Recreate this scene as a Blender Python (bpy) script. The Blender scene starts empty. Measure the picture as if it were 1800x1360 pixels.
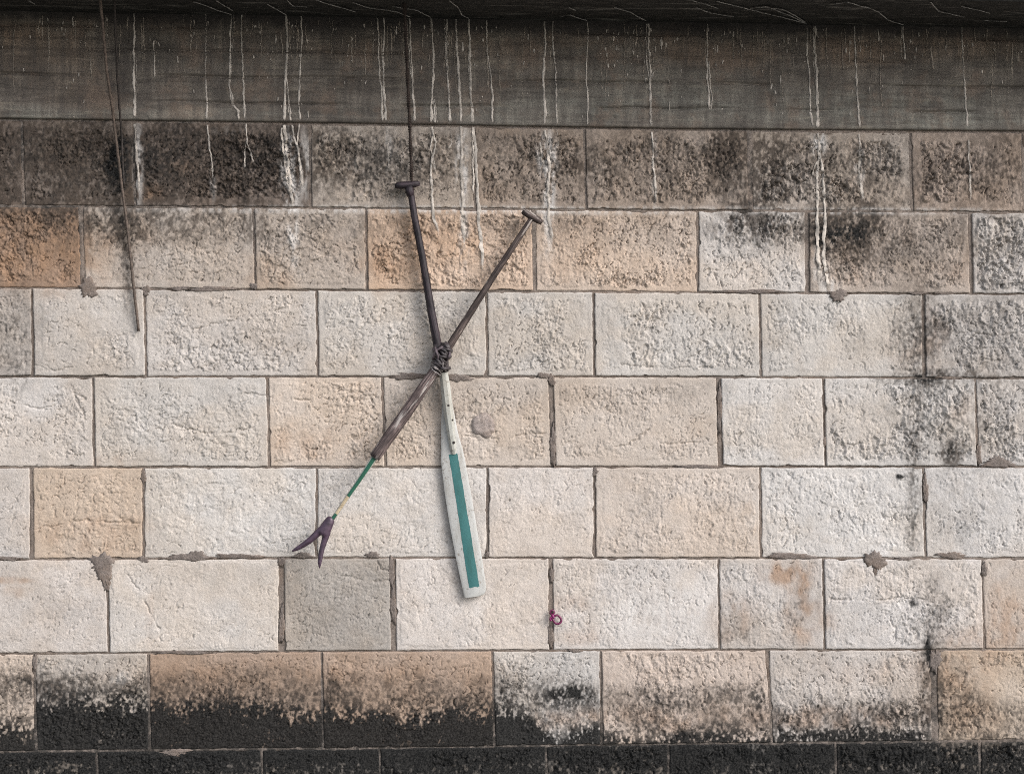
import bpy, bmesh, math, random
import numpy as np
from mathutils import Vector, Matrix

random.seed(7)
RNG = np.random.default_rng(11)
scene = bpy.context.scene
COL = scene.collection

# ------------------------------------------------------------------ camera
F = 3000.0                      # focal length in photo pixels (1800 wide)
TH = math.radians(3.4)          # the wall is seen slightly from the left
DIST = 6.38                     # metres from the wall
CX = -DIST * math.tan(TH)
cam = bpy.data.cameras.new('Camera')
cam.sensor_width = 36.0
cam.lens = F / 1800.0 * 36.0
cam.clip_start = 0.05
cam.clip_end = 1000.0
camo = bpy.data.objects.new('Camera', cam)
COL.objects.link(camo)
camo.location = (CX, -DIST, 0.0)
camo.rotation_euler = (math.radians(90), 0, -TH)
scene.camera = camo

# ------------------------------------------------------------------ light
SUN_EL, SUN_AZ = 34.0, 52.0     # azimuth measured from the wall normal towards the right
world = bpy.data.worlds.new('World')
scene.world = world
world.use_nodes = True
wn = world.node_tree
bg = wn.nodes['Background']
sky = wn.nodes.new('ShaderNodeTexSky')
sky.sky_type = 'NISHITA'
sky.sun_disc = False
sky.sun_elevation = math.radians(SUN_EL)
sun_dir = Vector((math.sin(math.radians(SUN_AZ)) * math.cos(math.radians(SUN_EL)),
                  -math.cos(math.radians(SUN_AZ)) * math.cos(math.radians(SUN_EL)),
                  math.sin(math.radians(SUN_EL))))
sky.sun_rotation = math.atan2(sun_dir.x, sun_dir.y)
sky.air_density = 1.0
sky.dust_density = 2.5
sky.ozone_density = 1.0
hsv = wn.nodes.new('ShaderNodeHueSaturation')          # grey veil of cloud
hsv.inputs['Saturation'].default_value = 0.4
wn.links.new(sky.outputs[0], hsv.inputs['Color'])
wn.links.new(hsv.outputs[0], bg.inputs[0])
bg.inputs[1].default_value = 0.135
sl = bpy.data.lights.new('Sun', 'SUN')
sl.energy = 1.0
sl.angle = math.radians(28)
sl.color = (1.0, 0.99, 0.975)
so = bpy.data.objects.new('Sun', sl)
COL.objects.link(so)
so.rotation_euler = (-sun_dir).to_track_quat('-Z', 'Y').to_euler()
so.location = (3, -5, 5)

vs = scene.view_settings
vs.view_transform = 'Standard'
vs.look = 'None'
vs.gamma = 1.0
vs.exposure = 0.95
vs.use_curve_mapping = False
scene.cycles.use_denoising = False
scene.render.filter_size = 1.0
scene.cycles.filter_width = 1.0
scene.cycles.use_adaptive_sampling = False
scene.cycles.max_bounces = 4
scene.cycles.transparent_max_bounces = 16

# ------------------------------------------------------------------ picture <-> wall
def P(px, py, off=0.0):
    """point of the plane y = -off that the photo shows at pixel px, py"""
    u = (px - 900.0) / F
    v = (680.0 - py) / F
    dx = math.sin(TH) + u * math.cos(TH)
    dy = math.cos(TH) - u * math.sin(TH)
    t = (DIST - off) / dy
    return Vector((CX + t * dx, -off, t * v))

def W2P(x, z):
    rx = x - CX
    dep = math.sin(TH) * rx + math.cos(TH) * DIST
    u = (math.cos(TH) * rx - math.sin(TH) * DIST) / dep
    return 900.0 + F * u, 680.0 - F * z / dep

PX = DIST / F                   # metres per photo pixel on the wall

def muted(c, k=0.58):
    g = 0.3 * c[0] + 0.59 * c[1] + 0.11 * c[2]
    return tuple(g + (q - g) * k for q in c)

def lin(c):
    out = []
    for k in c:
        k = k / 255.0
        out.append(k / 12.92 if k <= 0.04045 else ((k + 0.055) / 1.055) ** 2.4)
    return out

# ------------------------------------------------------------------ noise
def _h(ix, iy, s):
    with np.errstate(over='ignore'):
        a = (ix.astype(np.int64) * 374761393 + iy.astype(np.int64) * 668265263 + s * 1274126177) & 0xFFFFFFFF
        a = ((a ^ (a >> 13)) * 1274126177) & 0xFFFFFFFF
        a = ((a ^ (a >> 16)) * 2246822519) & 0xFFFFFFFF
        a = a ^ (a >> 15)
    return (a & 0xFFFFFF) / float(0xFFFFFF)

def vn(x, y, s=0):
    ix = np.floor(x); iy = np.floor(y)
    fx = x - ix; fy = y - iy
    fx = fx * fx * (3 - 2 * fx); fy = fy * fy * (3 - 2 * fy)
    ix = ix.astype(np.int64); iy = iy.astype(np.int64)
    a = _h(ix, iy, s); b = _h(ix + 1, iy, s); c = _h(ix, iy + 1, s); d = _h(ix + 1, iy + 1, s)
    return (a * (1 - fx) + b * fx) * (1 - fy) + (c * (1 - fx) + d * fx) * fy

def fbm(x, y, s=0, o=3):
    t = 0.0; a = 0.5; n = 0.0
    for k in range(o):
        t = t + a * vn(x * 2 ** k + 17.3 * k, y * 2 ** k - 9.1 * k, s + 31 * k)
        n += a; a *= 0.5
    return t / n

def facets(x, y, s, tilt=1.0):
    """hammered chips: every cell a small tilted plane; also distance to the chip's edge"""
    ix = np.floor(x).astype(np.int64); iy = np.floor(y).astype(np.int64)
    d1 = np.full(x.shape, 9.0); d2 = np.full(x.shape, 9.0); h = np.zeros(x.shape)
    for j in (-1, 0, 1):
        for i in (-1, 0, 1):
            cx = ix + i; cy = iy + j
            jx = cx + _h(cx, cy, s); jy = cy + _h(cx, cy, s + 5)
            ddx = x - jx; ddy = y - jy
            d = np.sqrt(ddx * ddx + ddy * ddy)
            hh = (_h(cx, cy, s + 9) - 0.5) + tilt * ((_h(cx, cy, s + 13) - 0.5) * ddx + (_h(cx, cy, s + 17) - 0.5) * ddy)
            m = d < d1
            d2 = np.where(m, d1, np.minimum(d2, d))
            h = np.where(m, hh, h)
            d1 = np.where(m, d, d1)
    return h, d2 - d1

def pits(x, y, s, frac, rad):
    ix = np.floor(x).astype(np.int64); iy = np.floor(y).astype(np.int64)
    out = np.zeros(x.shape)
    for j in (-1, 0, 1):
        for i in (-1, 0, 1):
            cx = ix + i; cy = iy + j
            on = _h(cx, cy, s) < frac
            jx = cx + _h(cx, cy, s + 1); jy = cy + _h(cx, cy, s + 2)
            r = rad * (0.5 + _h(cx, cy, s + 3))
            q = ((x - jx) ** 2 * (1 + 2 * _h(cx, cy, s + 4)) + (y - jy) ** 2) / (r * r)
            out = np.maximum(out, np.where(on, np.clip(1 - q, 0, 1), 0))
    return out

def slits(x, y, s, frac, ln, wd, up):
    """short comma-shaped chisel cuts; up = 0 lies flat, 1 stands upright"""
    ix = np.floor(x).astype(np.int64); iy = np.floor(y).astype(np.int64)
    out = np.zeros(x.shape)
    for j in (-1, 0, 1):
        for i in (-1, 0, 1):
            cx = ix + i; cy = iy + j
            on = _h(cx, cy, s) < frac
            dx = x - (cx + _h(cx, cy, s + 1)); dy = y - (cy + _h(cx, cy, s + 2))
            a = (_h(cx, cy, s + 3) - 0.5) * 1.9 + up * 1.45
            ca = np.cos(a); sa = np.sin(a)
            u = dx * ca + dy * sa; v = -dx * sa + dy * ca
            L = ln * (0.45 + _h(cx, cy, s + 4))
            v = v + (_h(cx, cy, s + 6) - 0.5) * 3.0 * u * u / L
            W = wd * (0.5 + 0.9 * _h(cx, cy, s + 7))
            q = (u / L) ** 2 + (v / W) ** 2
            out = np.maximum(out, np.where(on, np.clip(1.15 - q, 0, 1) * (0.4 + 0.6 * _h(cx, cy, s + 8)), 0))
    return out

def sst(a, b, x):
    t = np.clip((x - a) / (b - a), 0, 1)
    return t * t * (3 - 2 * t)

# ------------------------------------------------------------------ mesh helpers
def quad_mesh(name, verts, quads, attrs=None, smooth=True):
    me = bpy.data.meshes.new(name)
    verts = np.ascontiguousarray(verts, dtype=np.float32)
    quads = np.ascontiguousarray(quads, dtype=np.int32)
    me.vertices.add(len(verts)); me.vertices.foreach_set('co', verts.ravel())
    me.loops.add(quads.size); me.loops.foreach_set('vertex_index', quads.ravel())
    me.polygons.add(len(quads))
    me.polygons.foreach_set('loop_start', np.arange(0, quads.size, 4, dtype=np.int32))
    me.polygons.foreach_set('use_smooth', np.full(len(quads), smooth, dtype=bool))
    me.update(calc_edges=True)
    for k, v in (attrs or {}).items():
        v = np.ascontiguousarray(v, dtype=np.float32)
        if v.ndim == 2:
            a = me.attributes.new(k, 'FLOAT_VECTOR', 'POINT'); a.data.foreach_set('vector', v.ravel())
        else:
            a = me.attributes.new(k, 'FLOAT', 'POINT'); a.data.foreach_set('value', v.ravel())
    return me

def grid_quads(nv, nu, off=0, flip=False):
    i = np.arange(nv * nu).reshape(nv, nu) + off
    q = np.stack([i[:-1, :-1], i[:-1, 1:], i[1:, 1:], i[1:, :-1]], -1).reshape(-1, 4)
    return q[:, ::-1] if flip else q

def link(name, me, mat, parent=None):
    o = bpy.data.objects.new(name, me)
    COL.objects.link(o)
    if mat is not None and me is not None and len(me.materials) == 0:
        me.materials.append(mat)
    if parent is not None:
        o.parent = parent
        if parent.type == 'EMPTY':
            o.matrix_parent_inverse = Matrix.Translation(parent.location).inverted()
    return o

def thing(name, label, cat, loc=(0, 0, 0), group=None):
    o = bpy.data.objects.new(name, None)
    o.empty_display_size = 0.1
    COL.objects.link(o)
    o.location = loc
    o['label'] = label; o['category'] = cat
    if group:
        o['group'] = group
    return o

def tube(pts, radii, n=14, squash=1.0, cap=True, wob=0.0, seed=0, phase=0.0):
    """tapered tube through 3-D points; squash flattens it towards the wall. returns verts, quads, coords"""
    pts = [Vector(p) for p in pts]
    V = []; WC = []
    L = 0.0
    rs = np.random.default_rng(seed)
    for k, p in enumerate(pts):
        a = pts[max(k - 1, 0)]; b = pts[min(k + 1, len(pts) - 1)]
        t = (b - a).normalized()
        if k:
            L += (p - pts[k - 1]).length
        side = t.cross(Vector((0, 1, 0)))
        if side.length < 1e-4:
            side = Vector((1, 0, 0))
        side.normalize()
        up = side.cross(t).normalized()
        r = radii[k] if hasattr(radii, '__len__') else radii
        for j in range(n):
            ang = 2 * math.pi * j / n + phase
            rr = r * (1 + wob * (rs.random() - 0.5))
            V.append(p + side * (math.cos(ang) * rr) + up * (math.sin(ang) * rr * squash))
            WC.append((math.cos(ang) * r, math.sin(ang) * r, L))
    m = len(pts)
    Q = []
    for k in range(m - 1):
        for j in range(n):
            Q.append((k * n + j, k * n + (j + 1) % n, (k + 1) * n + (j + 1) % n, (k + 1) * n + j))
    if cap:
        for k, pp in ((0, pts[0]), (m - 1, pts[-1])):
            c = len(V); V.append(pp); WC.append((0, 0, 0 if k == 0 else L))
            for j in range(0, n, 2):
                q = (k * n + j, k * n + (j + 1) % n, k * n + (j + 2) % n, c)
                Q.append(q if k else q[::-1])
    return V, Q, WC

def join(*tubes):
    V = []; Q = []; WC = []
    for v, q, w in tubes:
        o = len(V)
        V += v; WC += w
        Q += [tuple(i + o for i in f) for f in q]
    return V, Q, WC

def tube_obj(name, t, mat, parent=None, smooth=True):
    V, Q, WC = t
    me = quad_mesh(name, [tuple(v) for v in V], Q, {'wc': np.array(WC)}, smooth)
    bm = bmesh.new(); bm.from_mesh(me); bmesh.ops.recalc_face_normals(bm, faces=bm.faces); bm.to_mesh(me); bm.free()
    return link(name, me, mat, parent)

def path3(pts, step=14.0):
    """pts: (px, py, off) pixel path -> dense list of the same"""
    out = []
    for a, b in zip(pts[:-1], pts[1:]):
        n = max(1, int(math.hypot(b[0] - a[0], b[1] - a[1]) / step))
        for k in range(n):
            f = k / n
            out.append(tuple(a[i] + (b[i] - a[i]) * f for i in range(len(a))))
    out.append(pts[-1])
    return out

# ------------------------------------------------------------------ node helper
class NT:
    def __init__(s, name):
        s.m = bpy.data.materials.new(name); s.m.use_nodes = True
        s.t = s.m.node_tree
        s.b = s.t.nodes['Principled BSDF']; s.out = s.t.nodes['Material Output']
        s.b.inputs['Specular IOR Level'].default_value = 0.25
    def n(s, ty, **kw):
        o = s.t.nodes.new(ty)
        for k, v in kw.items():
            setattr(o, k, v)
        return o
    def put(s, sock, v):
        if hasattr(v, 'node'):
            s.t.links.new(v, sock)
        elif isinstance(v, (tuple, list)) and len(v) == 3 and sock.type == 'RGBA':
            sock.default_value = (*v, 1)
        else:
            sock.default_value = v
    def attr(s, name, vec=False):
        a = s.n('ShaderNodeAttribute', attribute_name=name)
        return a.outputs['Vector'] if vec else a.outputs['Fac']
    def math(s, op, a, b=0.0, c=0.0, clamp=False):
        o = s.n('ShaderNodeMath', operation=op, use_clamp=clamp)
        s.put(o.inputs[0], a); s.put(o.inputs[1], b); s.put(o.inputs[2], c)
        return o.outputs[0]
    def ramp(s, x, a, b, lo=0.0, hi=1.0):
        o = s.n('ShaderNodeMapRange', interpolation_type='SMOOTHSTEP')
        s.put(o.inputs[0], x); s.put(o.inputs[1], a); s.put(o.inputs[2], b); s.put(o.inputs[3], lo); s.put(o.inputs[4], hi)
        return o.outputs[0]
    def pos(s, scale=(1, 1, 1), rot=(0, 0, 0), src=None):
        if src is None:
            src = s.n('ShaderNodeTexCoord').outputs['Object']
        o = s.n('ShaderNodeMapping'); o.inputs['Scale'].default_value = scale; o.inputs['Rotation'].default_value = rot
        s.put(o.inputs[0], src)
        return o.outputs[0]
    def noise(s, scale, detail=3.0, rough=0.55, vec=None, dist=0.0):
        o = s.n('ShaderNodeTexNoise')
        s.put(o.inputs['Vector'], vec if vec is not None else s.pos())
        o.inputs['Scale'].default_value = scale; o.inputs['Detail'].default_value = detail
        o.inputs['Roughness'].default_value = rough; o.inputs['Distortion'].default_value = dist
        return o.outputs['Fac']
    def voro(s, scale, feature='F1', vec=None, rnd=1.0):
        o = s.n('ShaderNodeTexVoronoi', feature=feature)
        s.put(o.inputs['Vector'], vec if vec is not None else s.pos())
        o.inputs['Scale'].default_value = scale; o.inputs['Randomness'].default_value = rnd
        return o.outputs['Distance']
    def mix(s, f, a, b, mode='MIX'):
        o = s.n('ShaderNodeMix', data_type='RGBA', blend_type=mode)
        s.put(o.inputs[0], f); s.put(o.inputs[6], a); s.put(o.inputs[7], b)
        return o.outputs[2]
    def bump(s, h, strength, dist):
        o = s.n('ShaderNodeBump'); s.put(o.inputs['Height'], h)
        o.inputs['Strength'].default_value = strength; o.inputs['Distance'].default_value = dist
        s.t.links.new(o.outputs[0], s.b.inputs['Normal'])
    def done(s, col, rough=0.85, spec=None, metal=None):
        s.put(s.b.inputs['Base Color'], col); s.put(s.b.inputs['Roughness'], rough)
        if spec is not None:
            s.b.inputs['Specular IOR Level'].default_value = spec
        if metal is not None:
            s.b.inputs['Metallic'].default_value = metal
        return s.m

SOOT = tuple(lin((34, 33, 33)))

def mat_stone():
    s = NT('weathered limestone')
    base = s.n('ShaderNodeObjectInfo').outputs['Color']
    pos = s.pos()
    fine = s.noise(170.0, 3, 0.65, pos)
    c = s.mix(s.attr('warm'), base, s.mix(1.0, base, (0.97, 0.925, 0.875), 'MULTIPLY'))
    lum = s.math('MULTIPLY', s.attr('lum'), s.ramp(fine, 0.3, 0.72, 0.84, 1.06))
    hs = s.n('ShaderNodeVectorMath', operation='SCALE'); s.put(hs.inputs[0], c); s.put(hs.inputs[3], lum)
    c = hs.outputs[0]
    c = s.mix(s.attr('rust'), c, tuple(lin((152, 122, 98))))
    c = s.mix(s.attr('dust_shade'), c, tuple(lin((66, 58, 52))))
    c = s.mix(s.attr('lime'), c, tuple(lin((206, 201, 197))))
    sc = s.mix(s.ramp(fine, 0.35, 0.7), tuple(lin((15, 16, 17))), tuple(lin((50, 49, 48))))
    c = s.mix(s.math('MULTIPLY', s.attr('soot'), 0.98), c, sc)
    hgt = s.math('ADD', fine, s.math('MULTIPLY', s.attr('tick'), 1.4))
    s.bump(hgt, 0.8, 0.002)
    return s.done(c, 0.92, 0.15)

def mat_mortar(name, col, dark=True):
    s = NT(name)
    f = s.noise(90.0, 4, 0.7)
    c = s.mix(s.ramp(f, 0.3, 0.7), tuple(k * 0.7 for k in lin(col)), tuple(k * 1.15 for k in lin(col)))
    c = s.mix(s.ramp(s.noise(8.0, 3), 0.4, 0.7, 0.0, 0.6), c, tuple(lin((124, 108, 96))))
    if dark:
        g = s.math('ADD', s.attr('soot'), s.math('MULTIPLY', s.math('SUBTRACT', s.noise(60.0, 3), 0.5), 0.7))
        c = s.mix(s.math('MULTIPLY', s.ramp(g, 0.3, 0.9), 0.85), c, tuple(lin((48, 48, 47))))
    c = s.mix(s.ramp(s.noise(34.0, 5, 0.75), 0.42, 0.66, 0.0, 0.6), c, tuple(1.5 * k for k in lin(col)))
    s.bump(s.noise(130.0, 5, 0.75), 1.0, 0.004)
    return s.done(c, 0.92, 0.15)

def mat_concrete():
    s = NT('grimy board marked concrete')
    v = s.noise(40.0, 4, 0.65, s.pos((1, 1, 0.12)))
    b = s.noise(5.0, 5, 0.65, s.pos((1, 1, 1.8)))
    h = s.noise(30.0, 4, 0.6, s.pos((0.15, 1, 1.0)))
    f = s.noise(170.0, 3, 0.7)
    c = s.mix(s.ramp(b, 0.3, 0.7), tuple(lin((90, 85, 78))), tuple(lin((140, 131, 121))))
    c = s.mix(s.math('MULTIPLY', s.attr('rust'), s.ramp(v, 0.3, 0.65, 0.5, 1.0), clamp=True), c, tuple(lin((152, 128, 108))))
    c = s.mix(s.math('MULTIPLY', s.attr('lime'), s.ramp(h, 0.3, 0.7, 0.4, 1.0), clamp=True), c, tuple(lin((163, 163, 153))))
    c = s.mix(s.ramp(v, 0.35, 0.68, 0.55, 0.0), c, tuple(lin((73, 67, 64))))
    c = s.mix(s.ramp(v, 0.62, 0.8, 0.0, 0.4), c, tuple(lin((191, 174, 157))))
    c = s.mix(s.ramp(h, 0.58, 0.75, 0.0, 0.35), c, tuple(lin((174, 163, 145))))
    hb = s.noise(38.0, 5, 0.7, s.pos((0.07, 1, 1.0)), 0.6)
    c = s.mix(s.ramp(hb, 0.38, 0.52, 0.42, 0.0), c, tuple(lin((57, 52, 48))))
    c = s.mix(s.ramp(s.noise(7.0, 5, 0.7), 0.48, 0.68, 0.0, 0.55), c, tuple(lin((130, 111, 97))))
    g = s.math('ADD', s.attr('soot'), s.math('MULTIPLY', s.math('SUBTRACT', s.noise(25.0, 4, 0.7, s.pos((1, 1, 0.3))), 0.5), 0.9))
    c = s.mix(s.math('MULTIPLY', s.ramp(g, 0.25, 0.85), 0.85), c, tuple(lin((58, 55, 54))))
    c = s.mix(s.ramp(f, 0.35, 0.7, 0.35, 0.0), c, tuple(lin((76, 69, 67))))
    s.bump(s.math('ADD', f, s.math('MULTIPLY', h, 0.6)), 0.7, 0.003)
    return s.done(c, 0.8, 0.3)

def mat_soffit():
    s = NT('soot black concrete')
    st = s.noise(9.0, 6, 0.7, s.pos((0.35, 2.2, 1), (0, 0, math.radians(40))), 1.2)
    f = s.noise(30.0, 4, 0.7)
    c = s.mix(s.ramp(f, 0.3, 0.7), tuple(lin((42, 41, 40))), tuple(lin((66, 64, 62))))
    c = s.mix(s.ramp(st, 0.53, 0.74, 0.0, 0.9), c, tuple(lin((150, 146, 142))))
    s.bump(s.noise(50.0, 4, 0.7), 0.6, 0.004)
    return s.done(c, 0.75, 0.3)

def mat_lime(name, col, lo=0.25, hi=0.5):
    s = NT(name)
    c = s.mix(s.ramp(s.noise(30.0, 4), 0.35, 0.65), tuple(0.55 * k for k in lin(col)), tuple(lin(col)))
    a = s.math('ADD', s.attr('a'), s.math('MULTIPLY', s.math('SUBTRACT', s.noise(210.0, 4, 0.7, s.pos((1, 1, 0.3))), 0.5), 0.9))
    a = s.ramp(a, lo, hi)
    s.put(s.b.inputs['Alpha'], a)
    return s.done(c, 0.85, 0.2)

def mat_wood(name, a, b, flake=None, rough=0.7, amt=0.5):
    s = NT(name)
    wc = s.pos((1, 1, 0.06), src=s.attr('wc', True))
    g = s.noise(220.0, 4, 0.65, wc)
    g2 = s.noise(14.0, 3, 0.6, s.attr('wc', True))
    c = s.mix(s.ramp(g, 0.36, 0.64), tuple(0.75 * k for k in lin(a)), tuple(1.25 * k for k in lin(b)))
    c = s.mix(s.ramp(g2, 0.4, 0.62, 0.0, 0.65), c, tuple(0.55 * k for k in lin(a)))
    if flake:
        k = s.noise(60.0, 4, 0.6, s.pos((1, 1, 0.12), src=s.attr('wc', True)))
        c = s.mix(s.ramp(k, 0.57, 0.66, 0.0, amt), c, tuple(lin(flake)))
    s.bump(g, 0.6, 0.0015)
    return s.done(c, rough, 0.3)

def mat_paint(name, col, worn, w0=0.62, rough=0.5):
    s = NT(name)
    p = s.pos()
    c = s.mix(s.ramp(s.noise(9.0, 4, 0.6, p), 0.3, 0.75, 0.0, 0.5), tuple(lin(col)), tuple(0.86 * k for k in lin(col)))
    c = s.mix(s.ramp(s.noise(70.0, 5, 0.7, p), w0, w0 + 0.06, 0.0, 0.85), c, tuple(lin(worn)))
    c = s.mix(s.ramp(s.noise(260.0, 3, 0.6, p), 0.56, 0.7, 0.0, 0.4), c, tuple(0.6 * k for k in lin(col)))
    c = s.mix(s.ramp(s.noise(26.0, 5, 0.7, s.pos((1, 1, 0.3), (0, 0.17, 0))), 0.44, 0.70, 0.0, 0.8), c, tuple(q * k for q, k in zip((0.66, 0.62, 0.57), lin(col))))
    s.bump(s.noise(120.0, 4, 0.6, p), 0.4, 0.001)
    return s.done(c, rough, 0.4)

def mat_plain(name, col, rough=0.6, spec=0.4, metal=0.0, var=0.35, scale=60.0):
    s = NT(name)
    c = s.mix(s.ramp(s.noise(scale, 4, 0.65), 0.3, 0.7), tuple((1 - var) * k for k in lin(col)), tuple((1 + var * 0.5) * k for k in lin(col)))
    s.bump(s.noise(scale * 3, 3, 0.6), 0.35, 0.001)
    return s.done(c, rough, spec, metal)

STONE = mat_stone()
MORTAR = mat_mortar('joint mortar', (122, 112, 105))
PATCH = mat_mortar('repair mortar', (116, 107, 102), False)
PATCHL = mat_mortar('pale repair mortar', (158, 147, 142), False)
CONC = mat_concrete()
SOFF = mat_soffit()
LIME = mat_lime('lime run', (206, 196, 186), 0.2, 0.7)
LIMEF = mat_lime('faint lime run', (172, 160, 148), 0.2, 0.75)
LIMED = mat_lime('grey lime run', (205, 200, 196), 0.2, 0.6)

# ------------------------------------------------------------------ stains and painted shade of the wall (photo pixels -> metres)
def blobs(px, py, lst, wob=1.0):
    nx = (fbm(px / 45.0, py / 45.0, 3) - 0.5) * 60 * wob
    ny = (fbm(px / 45.0, py / 45.0, 8) - 0.5) * 60 * wob
    v = np.zeros(px.shape)
    for cx, cy, rx, ry, s in lst:
        q = ((px + nx * min(1, rx / 50) - cx) / rx) ** 2 + ((py + ny * min(1, ry / 50) - cy) / ry) ** 2
        v = v + s * np.exp(-q * q * 0.7)
    return v

TIDE_X = [-700, -100, 0, 58, 62, 258, 264, 400, 560, 570, 700, 862, 870, 930, 985, 1052, 1060, 1200, 1348, 1358, 1450, 1560, 1638, 1644, 1800, 2600]
TIDE_Y = [1210, 1205, 1262, 1262, 1212, 1214, 1216, 1222, 1232, 1226, 1236, 1228, 1220, 1240, 1280, 1262, 1280, 1274, 1280, 1284, 1272, 1274, 1284, 1300, 1294, 1294]
SOOT_BLOBS = [
    (90, 290, 190, 62, .34), (360, 280, 150, 62, .36), (250, 250, 330, 36, .10), (480, 290, 60, 70, .22), (620, 270, 80, 48, .36), (700, 300, 70, 45, .30),
    (210, 300, 16, 70, .4),
    (900, 290, 80, 60, .26), (1000, 270, 60, 40, .22), (1170, 290, 120, 52, .28), (1280, 300, 34, 60, .26), (1330, 310, 55, 60, .18), (1440, 290, 70, 62, .30),
    (1545, 290, 40, 50, .28), (1660, 300, 60, 46, .30), (1760, 300, 60, 50, .28),
    (60, 385, 90, 26, .18), (215, 400, 70, 30, .15), (300, 385, 120, 22, .22), (220, 430, 12, 70, .28),
    (1325, 394, 50, 26, .38), (1385, 400, 26, 34, .32), (1490, 400, 72, 32, .55), (1480, 425, 50, 20, .3), (1440, 420, 18, 80, .3), (1560, 450, 90, 50, .14), (1770, 430, 40, 50, .10), (1785, 500, 30, 20, .14),
    (25, 590, 30, 80, .22), (1605, 575, 22, 60, .28), (1612, 640, 20, 26, .22), (1640, 570, 26, 50, .22), (1590, 600, 60, 40, .16), (1700, 590, 70, 50, .12),
    (1615, 690, 60, 16, .2), (1606, 760, 12, 70, .22), (1660, 720, 46, 50, .16), (1672, 790, 14, 26, .5), (1650, 660, 44, 12, .42), (1752, 760, 40, 60, .14), (1600, 665, 60, 8, .4),
    (1606, 870, 10, 60, .26), (1602, 940, 10, 44, .24), (1582, 838, 10, 5, .8), (1680, 930, 40, 40, .12),
    (1640, 1080, 14, 50, .34), (1665, 1060, 10, 20, .5), (1605, 1060, 8, 6, .7), (1400, 1075, 14, 30, .22), (1300, 1115, 30, 10, .35), (1630, 1135, 8, 18, .6),
    (1640, 1165, 12, 24, .9), (1650, 1240, 10, 40, .45),
    (30, 1222, 34, 34, .50), (150, 1205, 100, 14, .34), (960, 1212, 90, 14, .42), (1000, 1232, 50, 16, .6), (1025, 1210, 26, 20, .34),
    (1130, 1232, 70, 22, .36), (1260, 1228, 90, 26, .40), (1335, 1222, 16, 34, .36), (1480, 1250, 110, 16, .34), (1580, 1255, 60, 16, .34),
    (1720, 1262, 80, 26, .30), (1690, 1210, 26, 40, .28),
]
RUST_BLOBS = [
    (60, 440, 120, 70, .75), (215, 410, 60, 34, .35), (725, 440, 110, 50, .4), (660, 470, 40, 40, .3), (470, 480, 40, 30, .35), (1000, 430, 90, 60, .2),
    (160, 940, 110, 40, .35), (600, 790, 50, 30, .25), (530, 780, 60, 30, .35), (205, 810, 40, 12, .4), (265, 1080, 8, 40, .4), (20, 1020, 30, 6, .7), (25, 1040, 16, 10, .35),
    (1390, 1010, 40, 30, .6), (1400, 1060, 22, 60, .6), (1430, 1100, 30, 34, .5), (1290, 1085, 30, 40, .4), (1345, 1010, 30, 20, .4),
    (1770, 1090, 50, 60, .55), (1690, 1200, 60, 90, .5), (1520, 1180, 90, 20, .2), (1480, 1260, 120, 20, .55), (1200, 1260, 140, 24, .45), (1000, 1262, 60, 20, .5),
    (420, 1190, 180, 26, .35), (715, 1190, 160, 30, .35), (1000, 1060, 30, 20, .3), (1020, 1120, 40, 16, .3), (1640, 600, 26, 50, .35), (1590, 610, 30, 40, .3),
    (255, 340, 30, 14, .6), (320, 290, 24, 12, .3), (1690, 720, 30, 30, .2), (1500, 470, 40, 30, .25), (1690, 480, 40, 26, .25),
]
LIME_BLOBS = [
    (243, 290, 8, 70, .6), (505, 280, 14, 60, .55), (514, 360, 12, 50, .6), (516, 430, 10, 36, .5), (535, 290, 10, 60, .5), (683, 260, 6, 40, .4),
    (812, 300, 10, 80, .75), (815, 420, 8, 50, .5), (966, 290, 14, 60, .7), (965, 380, 10, 60, .6), (950, 270, 8, 30, .5),
    (1440, 250, 12, 22, .9), (1438, 470, 10, 40, .5), (1458, 510, 14, 20, .6), (1512, 290, 9, 30, .5), (1150, 300, 5, 60, .3), (375, 320, 6, 30, .3),
    (620, 368, 340, 7, .45), (1150, 370, 420, 7, .4), (1600, 372, 200, 6, .3), (400, 230, 30, 8, .1),
    (1170, 1070, 90, 50, .5), (1100, 1090, 40, 30, .35), (210, 1190, 20, 12, .35), (1380, 900, 80, 60, .3),
]

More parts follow.
